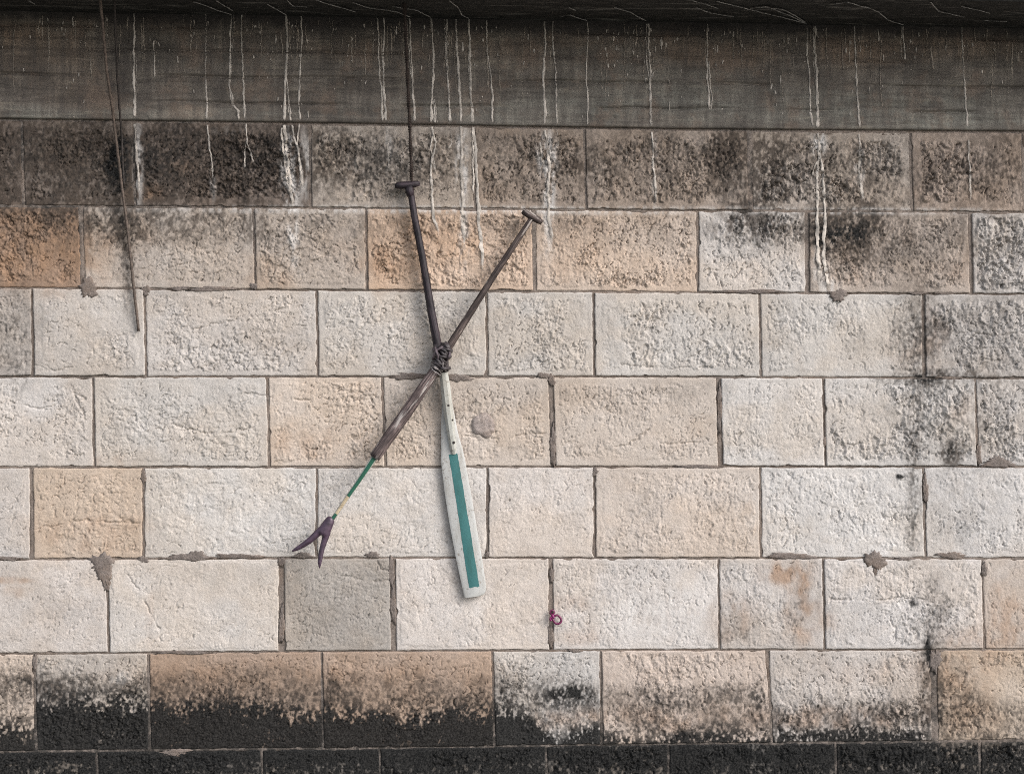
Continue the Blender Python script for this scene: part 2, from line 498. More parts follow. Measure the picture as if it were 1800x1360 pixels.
DUST_SHADE_BLOBS = [
    (-200, 290, 420, 90, .68), (150, 285, 260, 85, .62), (420, 285, 170, 80, .66), (640, 280, 150, 75, .34), (900, 285, 180, 75, .34), (1150, 285, 170, 75, .33), (1400, 300, 150, 85, .36), (1650, 290, 150, 80, .31), (1950, 290, 250, 80, .34),
    (80, 400, 200, 50, .26), (330, 400, 160, 34, .28), (560, 395, 140, 34, .24), (400, 450, 320, 60, .10), (800, 388, 200, 24, .14), (1090, 400, 200, 36, .22), (1600, 420, 150, 70, .30), (1330, 400, 80, 40, .34), (1490, 405, 84, 44, .6), (1760, 430, 90, 80, .14), (1900, 450, 160, 90, .16),  # upper-left blobs: grime, with corner vignette darkening put into the colour too
    (1325, 300, 60, 90, .42), (1290, 260, 40, 70, .3), (218, 420, 22, 90, .34), (228, 500, 12, 60, .2), (30, 590, 60, 90, .18),
    (1615, 580, 40, 90, .34), (1700, 590, 110, 80, .16), (1650, 740, 90, 80, .16), (1608, 760, 16, 80, .3), (1672, 795, 22, 26, .5), (1660, 662, 90, 12, .4), (1606, 900, 13, 90, .3), (1755, 750, 60, 80, .2), (1690, 900, 70, 70, .12), (1640, 1080, 36, 70, .3), (1760, 600, 80, 90, .14),
    (800, 700, 160, 30, .12), (1110, 690, 160, 26, .14), (590, 1060, 100, 80, .10), (1400, 1060, 40, 70, .14), (1295, 1090, 36, 40, .2), (790, 900, 14, 120, .16), (803, 1020, 12, 40, .2),  # last two blobs: the blade's cast shadow painted into the stone colour
    (-100, 1215, 220, 40, .4), (150, 1206, 140, 26, .34), (420, 1212, 180, 34, .42), (710, 1216, 170, 34, .42), (960, 1222, 110, 36, .36), (1200, 1246, 160, 40, .40), (1500, 1262, 160, 34, .40), (1720, 1262, 100, 46, .34), (1640, 1200, 20, 70, .5), (1690, 1220, 30, 60, .25),
]

def stains(x, z):
    px, py = W2P(x, z)
    soot = blobs(px, py, SOOT_BLOBS)
    yb = np.interp(px, TIDE_X, TIDE_Y) + (fbm(px / 30.0, py / 30.0, 21) - 0.5) * 26
    tide = sst(-62, 62, py - yb)
    low = sst(1325, 1350, py) * (fbm(px / 60.0, py / 14.0, 33) * 0.9)
    thin = sst(0.40, 0.66, fbm(px / 24.0, py / 17.0, 35, 4))
    soot = np.maximum(soot, tide * (1.16 - 0.5 * low) - 0.16 * thin * (1 - 0.9 * sst(10, 50, py - yb)))
    g1 = fbm(x * 125, z * 92, 211, 2) - 0.5
    g2 = fbm(x * 15, z * 13, 223) - 0.5
    raw = soot
    soot = sst(0.20, 0.78, soot + g1 * 2.0 * (1 - 0.35 * sst(0.85, 1.1, soot)) + g2 * 0.6) * sst(0.0, 0.16, soot) * (0.5 + 0.5 * sst(0.3, 0.85, soot))
    rust = np.clip(blobs(px, py, RUST_BLOBS) * (0.3 + 1.0 * sst(0.25, 0.75, fbm(x * 26, z * 18, 231, 4))), 0, 1) * 0.75
    lime = np.clip(1.0 * blobs(px, py, LIME_BLOBS, 0.3) * sst(0.3, 0.65, fbm(x * 70, z * 24, 241)), 0, 1)
    dust_shade = blobs(px, py, DUST_SHADE_BLOBS)
    grain = sst(0.30, 0.68, 0.6 * fbm(x * 110, z * 80, 293, 2) + 0.4 * fbm(x * 24, z * 18, 291))
    dust_shade = np.clip(dust_shade * (0.30 + 1.25 * grain), 0, 0.85)
    return soot, rust, lime, raw, dust_shade


def tones(x, z, seed):
    warm = np.clip(1.1 * sst(0.38, 0.66, fbm(x * 4.5, z * 5.5, 251)) * 0.7 + 0.3 * sst(0.4, 0.7, fbm(x * 24, z * 24, 257)), 0, 1)
    lum = 0.93 + 0.22 * (fbm(x * 6, z * 6, 261) - 0.5) + 0.20 * (fbm(x * 30, z * 26, 263) - 0.5)
    fleck = pits(x * 60, z * 44, 271, 0.12, 0.22) * sst(0.40, 0.56, fbm(x * 8, z * 8, 277))
    return warm, lum * (1 - 0.6 * fleck)

CRACKS = [[(684, 768), (706, 771), (735, 764), (766, 767)], [(818, 766), (850, 769), (905, 770), (925, 763), (958, 762)], [(1078, 784), (1096, 783), (1112, 777), (1125, 768), (1140, 752)], [(1165, 780), (1200, 781), (1230, 777), (1262, 783)],
          [(1460, 1052), (1510, 1054), (1560, 1053), (1600, 1050), (1640, 1056)], [(150, 700), (128, 690), (140, 715), (150, 738)], [(20, 705), (60, 718), (95, 713)], [(345, 577), (380, 569), (420, 562)], [(60, 640), (95, 652), (128, 645)],
          [(224, 1010), (250, 1045), (264, 1082), (280, 1105)], [(120, 1108), (145, 1092)], [(1560, 590), (1580, 575), (1605, 560)], [(1590, 760), (1612, 790), (1650, 800)], [(1740, 680), (1770, 720)], [(1700, 580), (1740, 590), (1800, 585)],
          [(600, 1010), (640, 1022), (688, 1020)], [(664, 984), (668, 1000), (690, 1004)], [(430, 690), (500, 705), (560, 700)], [(1090, 640), (1180, 648), (1260, 642)], [(1560, 1080), (1575, 1105), (1572, 1130)], [(1628, 1135), (1632, 1090), (1650, 1060)],
          [(1690, 1210), (1700, 1180), (1740, 1150)], [(300, 745), (370, 762), (450, 752)], [(60, 930), (150, 914), (250, 920)]]
def crack_depth(x, z, b0, b1, z0, z1):
    out = np.zeros(x.shape)
    for c in CRACKS:
        pts = [P(q[0], q[1]) for q in c]
        if max(p.x for p in pts) < b0 or min(p.x for p in pts) > b1 or max(p.z for p in pts) < z0 or min(p.z for p in pts) > z1:
            continue
        wx = x + (fbm(x * 60, z * 60, 281) - 0.5) * 0.02; wz = z + (fbm(x * 60, z * 60, 283) - 0.5) * 0.02
        for p, q in zip(pts[:-1], pts[1:]):
            ex, ez = q.x - p.x, q.z - p.z
            t = np.clip(((wx - p.x) * ex + (wz - p.z) * ez) / (ex * ex + ez * ez), 0, 1)
            d = np.hypot(wx - p.x - t * ex, wz - p.z - t * ez)
            out = np.maximum(out, np.clip(1 - d / 0.0045, 0, 1))
    return out * sst(0.25, 0.5, fbm(x * 22, z * 22, 287))

# ------------------------------------------------------------------ the wall
LX = [0, 600, 1200, 1800]
LINES = [[211, 219, 229, 233], [362, 366, 370, 373], [506, 510, 514, 517], [662, 662, 662, 665], [821, 821, 820, 820],
         [983, 980, 980.5, 981], [1149, 1144, 1142, 1141], [1321, 1315, 1307, 1301], [1492, 1486, 1477, 1469], [1662, 1656, 1646, 1636]]
def line_y(k, x):
    l = LINES[k]
    if x < 0:
        return l[0] + (l[1] - l[0]) / 600.0 * x
    if x > 1800:
        return l[3] + (l[3] - l[2]) / 600.0 * (x - 1800)
    return float(np.interp(x, LX, l))

JOINTS = [
    [(38, 42), (234, 238), (545, 546), (833, 836), (1027, 1030), (1317, 1319), (1600, 1604)],
    [(142, 146), (446, 449), (643, 645), (938, 940), (1227, 1227), (1418, 1420), (1705, 1708)],
    [(56, 59), (254, 257), (557, 559), (855, 857), (1043, 1045), (1335, 1338), (1623, 1625)],
    [(163, 166), (470, 473), (672, 677), (968, 973), (1263, 1267), (1447, 1451), (1714, 1719)],
    [(55, 56), (252, 252), (557, 556), (857, 857), (1045, 1046), (1336, 1338), (1623, 1627)],
    [(188, 191), (495, 495), (690, 692), (968, 969), (1263, 1265), (1447, 1450), (1726, 1731)],
    [(60, 63), (260, 263), (565, 568), (866, 869), (1056, 1058), (1350, 1357), (1641, 1644)],
    [(171, 173), (460, 462), (668, 670), (960, 963), (1175, 1178), (1469, 1472), (1722, 1727)],
    [(60, 63), (262, 265), (565, 568), (866, 869), (1056, 1060), (1355, 1359), (1643, 1646)],
]
GAPS = {(3, 3): 9, (3, 4): 9, (5, 1): 11, (5, 2): 10, (5, 3): 8, (6, 6): 12, (1, 0): 8, (1, 3): 7, (1, 5): 9, (1, 6): 8, (4, 0): 7, (0, 5): 9, (2, 6): 6}
TINTS = [
    [(128, 110, 98), (128, 112, 100), (128, 110, 98), (176, 160, 145), (164, 142, 124), (168, 148, 132), (176, 160, 146), (172, 148, 130)],
    [(166, 130, 104), (196, 180, 166), (192, 173, 156), (216, 180, 150), (210, 184, 162), (208, 198, 190), (188, 168, 152), (206, 197, 190)],
    [(196, 184, 174), (212, 201, 191), (214, 203, 194), (215, 204, 193), (216, 206, 196), (217, 208, 199), (214, 206, 198), (204, 195, 188)],
    [(220, 211, 204), (218, 209, 200), (228, 206, 186), (222, 202, 184), (222, 203, 186), (226, 218, 211), (218, 211, 205), (216, 208, 202)],
    [(216, 208, 203), (219, 194, 170), (223, 216, 209), (226, 217, 209), (226, 213, 203), (224, 205, 189), (224, 218, 213), (222, 216, 212)],
    [(219, 206, 196), (224, 214, 205), (190, 179, 168), (227, 215, 206), (224, 214, 207), (216, 206, 199), (220, 212, 207), (216, 200, 188)],
    [(218, 193, 171), (198, 185, 173), (190, 156, 130), (198, 164, 138), (208, 201, 195), (216, 192, 174), (212, 200, 191), (214, 190, 166)],
    [(120, 112, 104), (110, 104, 98), (116, 108, 100), (112, 106, 100), (118, 110, 102), (112, 106, 100), (124, 116, 108), (126, 116, 106)],
    [(100, 96, 92)] * 8,
]
AMPS = [0.0072, 0.0048, 0.0034, 0.0032, 0.0019, 0.0012, 0.0038, 0.0052, 0.004]
TINT_GAIN = [1.08, 0.92, 0.78, 0.78, 0.78, 0.78, 0.78, 0.8, 0.8]

class Block:
    pass

def make_block(course, k, xl, xr, inside):
    b = Block()
    (xlt, xlb), (xrt, xrb) = xl, xr
    b.c = [P(xlt, line_y(course, xlt)), P(xrt, line_y(course, xrt)), P(xrb, line_y(course + 1, xrb)), P(xlb, line_y(course + 1, xlb))]
    b.course = course; b.seed = course * 40 + k + 3
    cxp = 0.5 * (xlt + xrt)
    r = random.Random(b.seed * 7 + 1)
    b.amp = AMPS[course] * (0.85 + 0.5 * max(0, min(1, cxp / 1800.0))) * r.uniform(0.72, 1.2)
    b.chip = r.uniform(0.6, 1.2)
    b.fr = r.uniform(0.78, 1.25)
    if course == 5 and cxp > 900:
        b.amp *= 1.5
    if course == 4 and cxp > 1300:
        b.amp *= 1.15
    b.margin = {0: 15, 1: 11, 2: 13, 3: 12, 4: 9, 5: 7, 6: 8, 7: 8, 8: 8}[course] * PX * r.uniform(0.8, 1.3)
    b.vert = 0.5 + 0.5 * max(0, min(1, (cxp - 500) / 700.0))          # chips stand upright towards the right
    b.gl = GAPS.get((course, k - 1), 4.4) * PX * 0.5
    b.gr = GAPS.get((course, k), 4.4) * PX * 0.5
    b.gt = 1.8 * PX; b.gb = 1.8 * PX
    b.px0, b.px1 = xlt, xrt
    b.lean = r.uniform(-0.002, 0.003)
    return b

def edge_d(b, x, z):
    tl, tr, br, bl = b.c
    def dd(a, c):
        ex, ez = c.x - a.x, c.z - a.z
        L = math.hypot(ex, ez)
        return ((x - a.x) * (-ez) + (z - a.z) * ex) / L
    return -dd(tl, tr) - b.gt, -dd(br, bl) - b.gb, -dd(bl, tl) - b.gl, -dd(tr, br) - b.gr

def relief(b, x, z):
    """how far the stone stands proud of the joint plane (metres), and its roughness"""
    dt, db, dl, dr = edge_d(b, x, z)
    dm = np.minimum(np.minimum(dt, db), np.minimum(dl, dr))
    dm2 = dm + (fbm(x * 30, z * 30, 5) - 0.5) * 0.026
    inn = sst(b.margin * 0.55, b.margin * 1.05, dm2)
    wx = x + (fbm(x * 50, z * 50, 71) - 0.5) * 0.024
    wz = z + (fbm(x * 50, z * 50, 77) - 0.5) * 0.024
    v = b.vert
    vx = 0.85 + 0.35 * v; vz = 1.25 - 0.55 * v
    f1, e1 = facets(wx * 36 * vx * b.fr, wz * 36 * vz * b.fr, b.seed, 1.4)
    f2, e2 = facets(wx * 78 * vx * b.fr, wz * 78 * vz * b.fr, b.seed + 100, 1.4)
    f3, e3 = facets(wx * 135 * vx, wz * 120 * vz, b.seed + 200, 1.0)
    mask = 0.30 + 0.95 * sst(0.36, 0.62, fbm(x * 8, z * 8, b.seed + 50))
    h = (1.0 * f1 + 0.95 * f2 + 0.45 * f3) * b.chip
    h = h - 0.8 * np.clip(1 - e2 / 0.16, 0, 1) * sst(0.52, 0.68, vn(x * 34, z * 28, b.seed + 7))
    h = h - 0.9 * np.clip(1 - e1 / 0.10, 0, 1) * sst(0.50, 0.62, vn(x * 19, z * 16, b.seed + 8))
    pit = pits(wx * 46, wz * 34, b.seed + 300, 0.05, 0.15)
    cut = np.maximum(slits(x * 38 * b.fr, z * 38 * b.fr, b.seed + 400, 0.60, 0.50, 0.078, v), 0.7 * slits(x * 62 + 9, z * 62, b.seed + 500, 0.5, 0.50, 0.115, v))
    cut = cut * (0.25 + 0.75 * sst(0.36, 0.60, fbm(x * 6, z * 8, b.seed + 51)))
    lo = (fbm(x * 7, z * 7, b.seed + 60) - 0.5) * 0.005
    out = b.amp * (0.08 + 0.92 * inn) * mask * h + lo * inn + 0.0004 * inn
    out = out - cut * (0.0036 + b.amp * 1.5) * (0.05 + 0.95 * inn)
    out = out - pit * (0.004 + b.amp * 1.0) * (0.15 + 0.85 * inn)
    out = out - 0.006 * crack_depth(x, z, b.c[0].x, b.c[1].x, b.c[2].z, b.c[0].z)
    lip = np.exp(-((dm2 - b.margin * 0.8) / 0.004) ** 2)
    out = out - lip * 0.0006 * sst(0.4, 0.6, fbm(x * 12, z * 12, b.seed + 90))
    out = out + (fbm(x * 80, z * 80, 44) - 0.5) * 0.0009
    out = out + b.lean
    ar = np.clip(1 - dm / 0.0036, 0, 1)
    out = out - 0.0022 * ar * ar
    return out, inn

HM = np.full((900, 1200), -0.003)          # how far the wall stands out, every 2 photo pixels
def scatter(X, Z, H):
    px, py = W2P(X[1:-1, 1:-1], Z[1:-1, 1:-1])
    i = np.round(py / 2).astype(int); j = np.round(px / 2).astype(int) + 100
    ok = (i >= 0) & (i < 900) & (j >= 0) & (j < 1200)
    HM[i[ok], j[ok]] = H[1:-1, 1:-1][ok]

def block_mesh(b, step):
    tl, tr, br, bl = b.c
    w = max((tr - tl).length, (br - bl).length); hgt = (tl - bl).length
    nu = max(6, int(w / step)); nv = max(6, int(hgt / step))
    s = np.linspace(0, 1, nu); t = np.linspace(0, 1, nv)
    s = np.concatenate([[0], s, [1]]); t = np.concatenate([[0], t, [1]])
    S, T = np.meshgrid(s, t)
    def lerp(a, c, f):
        return a.x + (c.x - a.x) * f, a.z + (c.z - a.z) * f
    def rag(u, sd):
        base = (vn(u * 55, u * 0 + sd, 6) - 0.5) * 0.0034 + (vn(u * 17, u * 0 + sd, 9) - 0.5) * 0.003
        chip = np.clip(vn(u * 24, u * 0 + sd + 50, 12) - 0.82, 0, 1) * 0.035
        return base + chip
    lx, lz = lerp(tl, bl, T); rx, rz = lerp(tr, br, T)
    il = (b.gl + rag(lz, b.seed)) ; ir = (b.gr + rag(rz + 3, b.seed + 1))
    txx, tzz = lerp(tl, tr, S); bxx, bzz = lerp(bl, br, S)
    it = b.gt + rag(txx + 7, b.seed + 2); ib = b.gb + rag(bxx + 9, b.seed + 3)
    x0 = lx + il; x1 = rx - ir
    X = x0 + (x1 - x0) * S
    zt = tzz - it; zb = bzz + ib
    Z = zt + (zb - zt) * T
    hh, inn = relief(b, X, Z)
    Y = -hh
    Y[0, :] = 0.06; Y[-1, :] = 0.06; Y[:, 0] = 0.06; Y[:, -1] = 0.06
    so, ru, li, raw, du = stains(X, Z)
    wa, lu = tones(X, Z, b.seed)
    scatter(X, Z, hh)
    V = np.stack([X, Y, Z], -1).reshape(-1, 3)
    return quad_mesh('stone_block', V, grid_quads(len(t), len(s), 0, True),
                     {'soot': so.ravel(), 'rust': ru.ravel(), 'lime': li.ravel(), 'dust_shade': du.ravel(), 'warm': wa.ravel(), 'lum': lu.ravel(), 'tick': (0.3 * inn).ravel()})

wall = thing('stone_wall', 'pale limestone block wall in running courses, black tide band along its foot', 'wall', (0, 0, -2.0))
BLOCKS = []
STEP = 0.0031
for c, js in enumerate(JOINTS):
    js = list(js)
    tints = list(TINTS[c])
    left = js[0][0] - (300 if js[0][0] < 100 else 200)
    right = js[-1][0] + (292 if c != 0 else 196)
    js = [(left - 300, left - 299), (left, left + 1)] + js + [(right, right + 3), (right + 290, right + 294)]
    tints = [tints[0]] + tints + [tints[-1]]
    for k in range(len(js) - 1):
        inside = 1 <= k <= len(js) - 3 and c < 8
        b = make_block(c, k - 1, js[k], js[k + 1], inside)
        BLOCKS.append(b)
        o = link('stone_block', block_mesh(b, STEP if inside else 0.011), STONE, wall)
        g = TINT_GAIN[c]
        o.color = (*[g * q * w for w, q in zip((1.012, 0.995, 0.985), lin(muted(tints[min(k, len(tints) - 1)])))], 1)

# mortar bed behind the blocks, nearly flush in the top course and at the foot
xa, xb = P(-650, 700).x, P(2300, 700).x
za, zb = P(900, 1640).z, P(900, 226).z
mx = np.arange(xa, xb, 0.012); mz = np.arange(za, zb + 0.03, 0.012)
MX, MZ = np.meshgrid(mx, mz)
mpx, mpy = W2P(MX, MZ)
rec = np.interp(mpy, [200, 350, 380, 520, 1120, 1200, 1300, 1700], [0.0030, 0.0030, 0.0042, 0.0052, 0.0052, 0.0048, 0.0035, 0.0035])
MY = rec + (fbm(MX * 60, MZ * 60, 4) - 0.5) * 0.003 - 0.0015 * sst(0.55, 0.75, fbm(MX * 9, MZ * 9, 14))
for b in BLOCKS:                                  # the bed only comes forward along the joints
    dd = np.minimum.reduce(edge_d(b, MX, MZ))
    MY = np.where(dd > 0.013, 0.03, MY)
_, mr, ml, ms, md = stains(MX, MZ)
link('mortar', quad_mesh('mortar', np.stack([MX, MY, MZ], -1).reshape(-1, 3), grid_quads(len(mz), len(mx)), {'soot': np.maximum(ms, 0.9 * md).ravel()}), MORTAR, wall)

def surface(px, py):
    """how far the stone stands out at this place of the wall"""
    i = int(round(py / 2)); j = int(round(px / 2)) + 100
    return float(HM[max(0, min(899, i)), max(0, min(1199, j))])

# irregular smears of repair mortar
def patch(px, py, rx, ry, mat, seed, ragged=1.0, thick=0.004):
    r = random.Random(seed)
    n = 44
    rings = 5
    V = []; Q = []
    ph = [r.uniform(0, 6.28) for _ in range(5)]
    smp = sorted(surface(px + rx * u * 0.7, py + ry * w * 0.7) for u in np.linspace(-1, 1, 7) for w in np.linspace(-1, 1, 5))
    base = max(0.0, smp[int(len(smp) * 0.8)]) + 0.0004 if min(rx, ry) > 7 else 0.0003
    def rad(a):
        return 1 + ragged * (0.13 * math.sin(2 * a + ph[0]) + 0.11 * math.sin(3 * a + ph[1]) + 0.10 * math.sin(5 * a + ph[2]) + 0.08 * math.sin(9 * a + ph[3]) + 0.08 * math.sin(14 * a + ph[4]) + r.uniform(-0.14, 0.14))
    rr = [rad(2 * math.pi * j / n) for j in range(n)]
    for k in range(rings):
        f = 1 - k / rings
        for j in range(n):
            a = 2 * math.pi * j / n
            h = base + thick * (1 - f ** 8) + r.uniform(-0.0006, 0.0006)
            if k == 0:
                h = -0.012
            elif k == 1:
                f = 0.96
            V.append(P(px + rx * rr[j] * f * math.cos(a), py + ry * rr[j] * f * math.sin(a), h))
    V.append(P(px, py, base + thick))
    for k in range(rings - 1):
        for j in range(n):
            Q.append((k * n + j, k * n + (j + 1) % n, (k + 1) * n + (j + 1) % n, (k + 1) * n + j))
    k = rings - 1
    for j in range(0, n, 2):
        Q.append((k * n + j, k * n + (j + 1) % n, k * n + (j + 2) % n, rings * n))
    me = quad_mesh('mortar_patch', [tuple(v) for v in V], Q)
    bm = bmesh.new(); bm.from_mesh(me); bmesh.ops.recalc_face_normals(bm, faces=bm.faces); bm.to_mesh(me); bm.free()
    return link('mortar_patch', me, mat, wall)

PATCHES = [
    (156, 507, 17, 16, 0), (256, 511, 9, 8, 0), (372, 508, 44, 4.5, 0), (447, 503, 8, 6, 0), (316, 507, 16, 4, 0),
    (850, 747, 20, 23, 1),
    (180, 990, 23, 17, 0), (185, 1010, 13, 16, 0), (188, 1028, 7, 10, 0), (330, 979, 46, 6, 0), (344, 976, 16, 9, 0), (418, 977, 40, 4.5, 0), (15, 981, 22, 4, 0), (252, 983, 9, 6, 0),
    (495, 987, 7, 9, 0), (533, 976, 15, 6, 0), (655, 975, 14, 5, 0), (688, 1004, 6, 24, 0), (691, 1065, 6, 30, 0), (495, 1100, 6, 30, 0),
    (1390, 977, 42, 5.5, 0), (1538, 985, 18, 17, 0), (1540, 1005, 5, 9, 0), (1672, 976, 26, 6, 0), (1730, 1000, 5, 14, 0), (1590, 983, 22, 3.5, 0),
    (957, 660, 14, 5, 0), (970, 668, 7, 10, 0), (972, 785, 6, 34, 0), (724, 661, 40, 5.5, 0), (805, 664, 26, 6, 0), (1668, 661, 30, 6, 0), (1742, 660, 34, 4, 0),
    (1320, 512, 56, 4, 0), (1474, 519, 15, 12, 0), (1612, 514, 20, 4, 0), (1660, 514, 24, 3.5, 0), (1755, 815, 34, 6, 0), (1752, 809, 14, 8, 0),
    (1447, 777, 6, 10, 0), (61, 1163, 5, 13, 0), (1644, 1160, 10, 22, 0), (1046, 829, 6, 8, 0), (252, 838, 5, 10, 0), (1265, 720, 5, 40, 0), (1720, 800, 5, 20, 0),
    (1010, 1143, 12, 3.5, 0), (320, 1146, 46, 3.5, 0), (1230, 820, 40, 3.5, 0), (968, 1118, 6, 20, 0), (970, 1010, 5, 12, 0), (308, 1322, 26, 7, 0),
    (1627, 860, 5, 24, 0), (856, 975, 4, 6, 0),
]
for i, (x, y, rx, ry, kind) in enumerate(PATCHES):
    patch(x, y, rx, ry, (PATCH, PATCHL)[kind], 500 + i, 0.4 if kind else 1.0, 0.0015)

# ------------------------------------------------------------------ concrete beam above the wall
BEAM_Y = 0.012                                   # proud of the stone
def top_y(px):
    return 20 + (50 - 20) * px / 1800.0 + 6 * math.sin(max(0, min(1, px / 1800.0)) * math.pi)
def bot_y(px):
    return line_y(0, px) - 2.5
BOARDS_L = [44, 85, 130, 176]; BOARDS_R = [72, 112, 155, 199]
def beam_h(px, py, x, z):
    f = np.clip(px / 1800.0, -0.4, 1.4)
    h = (fbm(x * 5, z * 30, 61) - 0.5) * 0.006 + (fbm(x * 40, z * 60, 62) - 0.5) * 0.0022
    for i in range(4):
        yl = BOARDS_L[i] + (BOARDS_R[i] - BOARDS_L[i]) * f + (fbm(px / 70.0, px * 0 + i * 9, 63) - 0.5) * 5
        h = h + 0.0022 * ((i % 2) * 2 - 1) * sst(-1.0, 1.0, py - yl)
        g = sst(0.3, 0.6, vn(px / 110.0, px * 0 + i * 5, 64))
        h = h - 0.015 * g * np.exp(-((py - yl) / 1.9) ** 2)
    h = h - 0.004 * pits(x * 30, z * 40, 65, 0.14, 0.26) - 0.003 * slits(x * 14, z * 30, 66, 0.35, 0.35, 0.10, 0.0)
    return h + BEAM_Y
beam = thing('concrete_beam', 'dark board-marked concrete beam streaked with white lime runs above the stone', 'beam', (0, 0, P(900, 230).z))
bu = np.concatenate([np.arange(-640, -20, 10), np.arange(-20, 1820, 2.5), np.arange(1820, 2300, 10)])
bt = np.linspace(0, 1, 92)
ty = np.array([top_y(u) for u in bu]) - 6; by = np.array([bot_y(u) for u in bu])
BPX = np.repeat(bu[None, :], len(bt), 0); BPY = ty[None, :] + (by - ty)[None, :] * bt[:, None]
def P_arr(px, py):
    u = (px - 900.0) / F; v = (680.0 - py) / F
    t = DIST / (math.cos(TH) - u * math.sin(TH))
    return CX + t * (math.sin(TH) + u * math.cos(TH)), t * v
BX, BZ = P_arr(BPX, BPY)
BH = beam_h(BPX, BPY, BX, BZ)
edge = by[None, :] - BPY
BH = BH - 0.006 * np.clip(1 - edge / 3.0, 0, 1) ** 2
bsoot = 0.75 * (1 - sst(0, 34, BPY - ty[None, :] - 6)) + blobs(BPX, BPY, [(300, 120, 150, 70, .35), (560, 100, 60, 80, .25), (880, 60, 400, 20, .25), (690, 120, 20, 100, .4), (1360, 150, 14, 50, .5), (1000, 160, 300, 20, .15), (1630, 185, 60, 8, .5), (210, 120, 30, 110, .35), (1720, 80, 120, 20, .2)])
brust = blobs(BPX, BPY, [(60, 90, 120, 30, .4), (120, 150, 80, 40, .25), (30, 60, 60, 20, .4), (1270, 95, 90, 20, .5), (1490, 95, 60, 22, .6), (1650, 85, 150, 22, .4), (1000, 70, 60, 20, .3), (330, 200, 40, 12, .5), (860, 90, 60, 20, .3), (1180, 80, 40, 30, .35), (620, 90, 80, 20, .3)])
blime = blobs(BPX, BPY, [(1500, 190, 330, 34, .45), (1720, 215, 90, 16, .6), (960, 195, 300, 26, .4), (300, 205, 250, 12, .35), (1150, 150, 200, 30, .25), (40, 200, 60, 14, .4)])
V = np.stack([BX, -BH, BZ], -1)
back_top = V[:1].copy(); back_top[..., 1] = 0.12
back_bot = V[-1:].copy(); back_bot[..., 1] = 0.12
V = np.concatenate([back_top, V, back_bot], 0)
pad = lambda a: np.concatenate([a[:1], a, a[-1:]], 0).ravel()
link('beam_face', quad_mesh('beam_face', V.reshape(-1, 3), grid_quads(len(bt) + 2, len(bu), 0, True), {'soot': pad(bsoot), 'rust': pad(brust), 'lime': pad(blime)}), CONC, beam)

# ------------------------------------------------------------------ soffit of the deck overhead
SA = P(0, 20, BEAM_Y); SB = P(1800, 50, BEAM_Y)
sl_k = (SB.z - SA.z) / (SB.x - SA.x)
def sof_z(x):
    return SA.z + sl_k * (x - SA.x)
SOFFIT_DEPTH = 0.45
deck = thing('bridge_deck', 'soot-black underside of the bridge deck overhanging the concrete beam', 'bridge deck', (0, -0.3, sof_z(0)))
sx = np.linspace(P(-640, 30).x, P(2300, 30).x, 420); sy = np.linspace(0.10, -SOFFIT_DEPTH, 60)
GX, GY = np.meshgrid(sx, sy)
GZ = sof_z(GX) + (fbm(GX * 12, GY * 12, 81) - 0.5) * 0.006
V = np.stack([GX, GY, GZ], -1)
lip = V[-1:].copy(); lip[..., 2] += 0.45
topb = V[:1].copy(); topb[..., 2] += 0.45
V = np.concatenate([topb, V, lip, topb], 0)
link('soffit', quad_mesh('soffit', V.reshape(-1, 3), grid_quads(len(sy) + 3, len(sx), 0, False)), SOFF, deck)

# ------------------------------------------------------------------ lime runs
def ribbon(pts, w, fade=0.25, a=0.8, seed=0, on='stone', lift=0.0014):
    """pts pixel polyline -> thin raised crust following the surface"""
    r = random.Random(seed)
    pts = path3(pts, 3.0)
    n = len(pts)
    V = []; A = []
    jx = 0.0
    for k, (x, y) in enumerate(pts):
        jx = 0.86 * jx + r.uniform(-0.75, 0.75)
        f = k / max(1, n - 1)
        ww = w * (0.8 + 0.5 * f * f) * (0.45 + 1.0 * vnf(k * 0.30 + seed * 3.1)) * 0.5
        al = a * min(1, (1 - f) / fade if fade > 0 else 1) * (0.45 + 0.85 * vnf(k * 0.10 + seed * 1.7))
        if k == n - 1:
            al = 0; ww *= 0.3
        for s in (-1, 0, 1):
            px = x + jx + s * ww
            if on == 'beam':
                j = int(np.searchsorted(bu, px)); j = max(0, min(len(bu) - 1, j))
                i = int(round((y - ty[j]) / (by[j] - ty[j]) * (len(bt) - 1))); i = max(0, min(len(bt) - 1, i))
                h = float(BH[i, j])
            else:
                h = surface(px, y)
            V.append(P(px, y, h + lift + (0.0022 if s == 0 else 0)))
            A.append(al * (1.0 if s == 0 else 0.55))
    return V, A, n
VT = vn(np.arange(0, 4096, 0.05), np.full(81920, 0.5), 5)
def vnf(t):
    return float(VT[int(t * 20) % 81920])

def ribbon_mesh(parts, name):
    V = []; A = []; Q = []
    for v, a, n in parts:
        o = len(V); V += [tuple(q) for q in v]; A += a
        for k in range(n - 1):
            for j in range(2):
                Q.append((o + k * 3 + j, o + (k + 1) * 3 + j, o + (k + 1) * 3 + j + 1, o + k * 3 + j + 1))
    return quad_mesh(name, V, Q, {'a': np.array(A)})

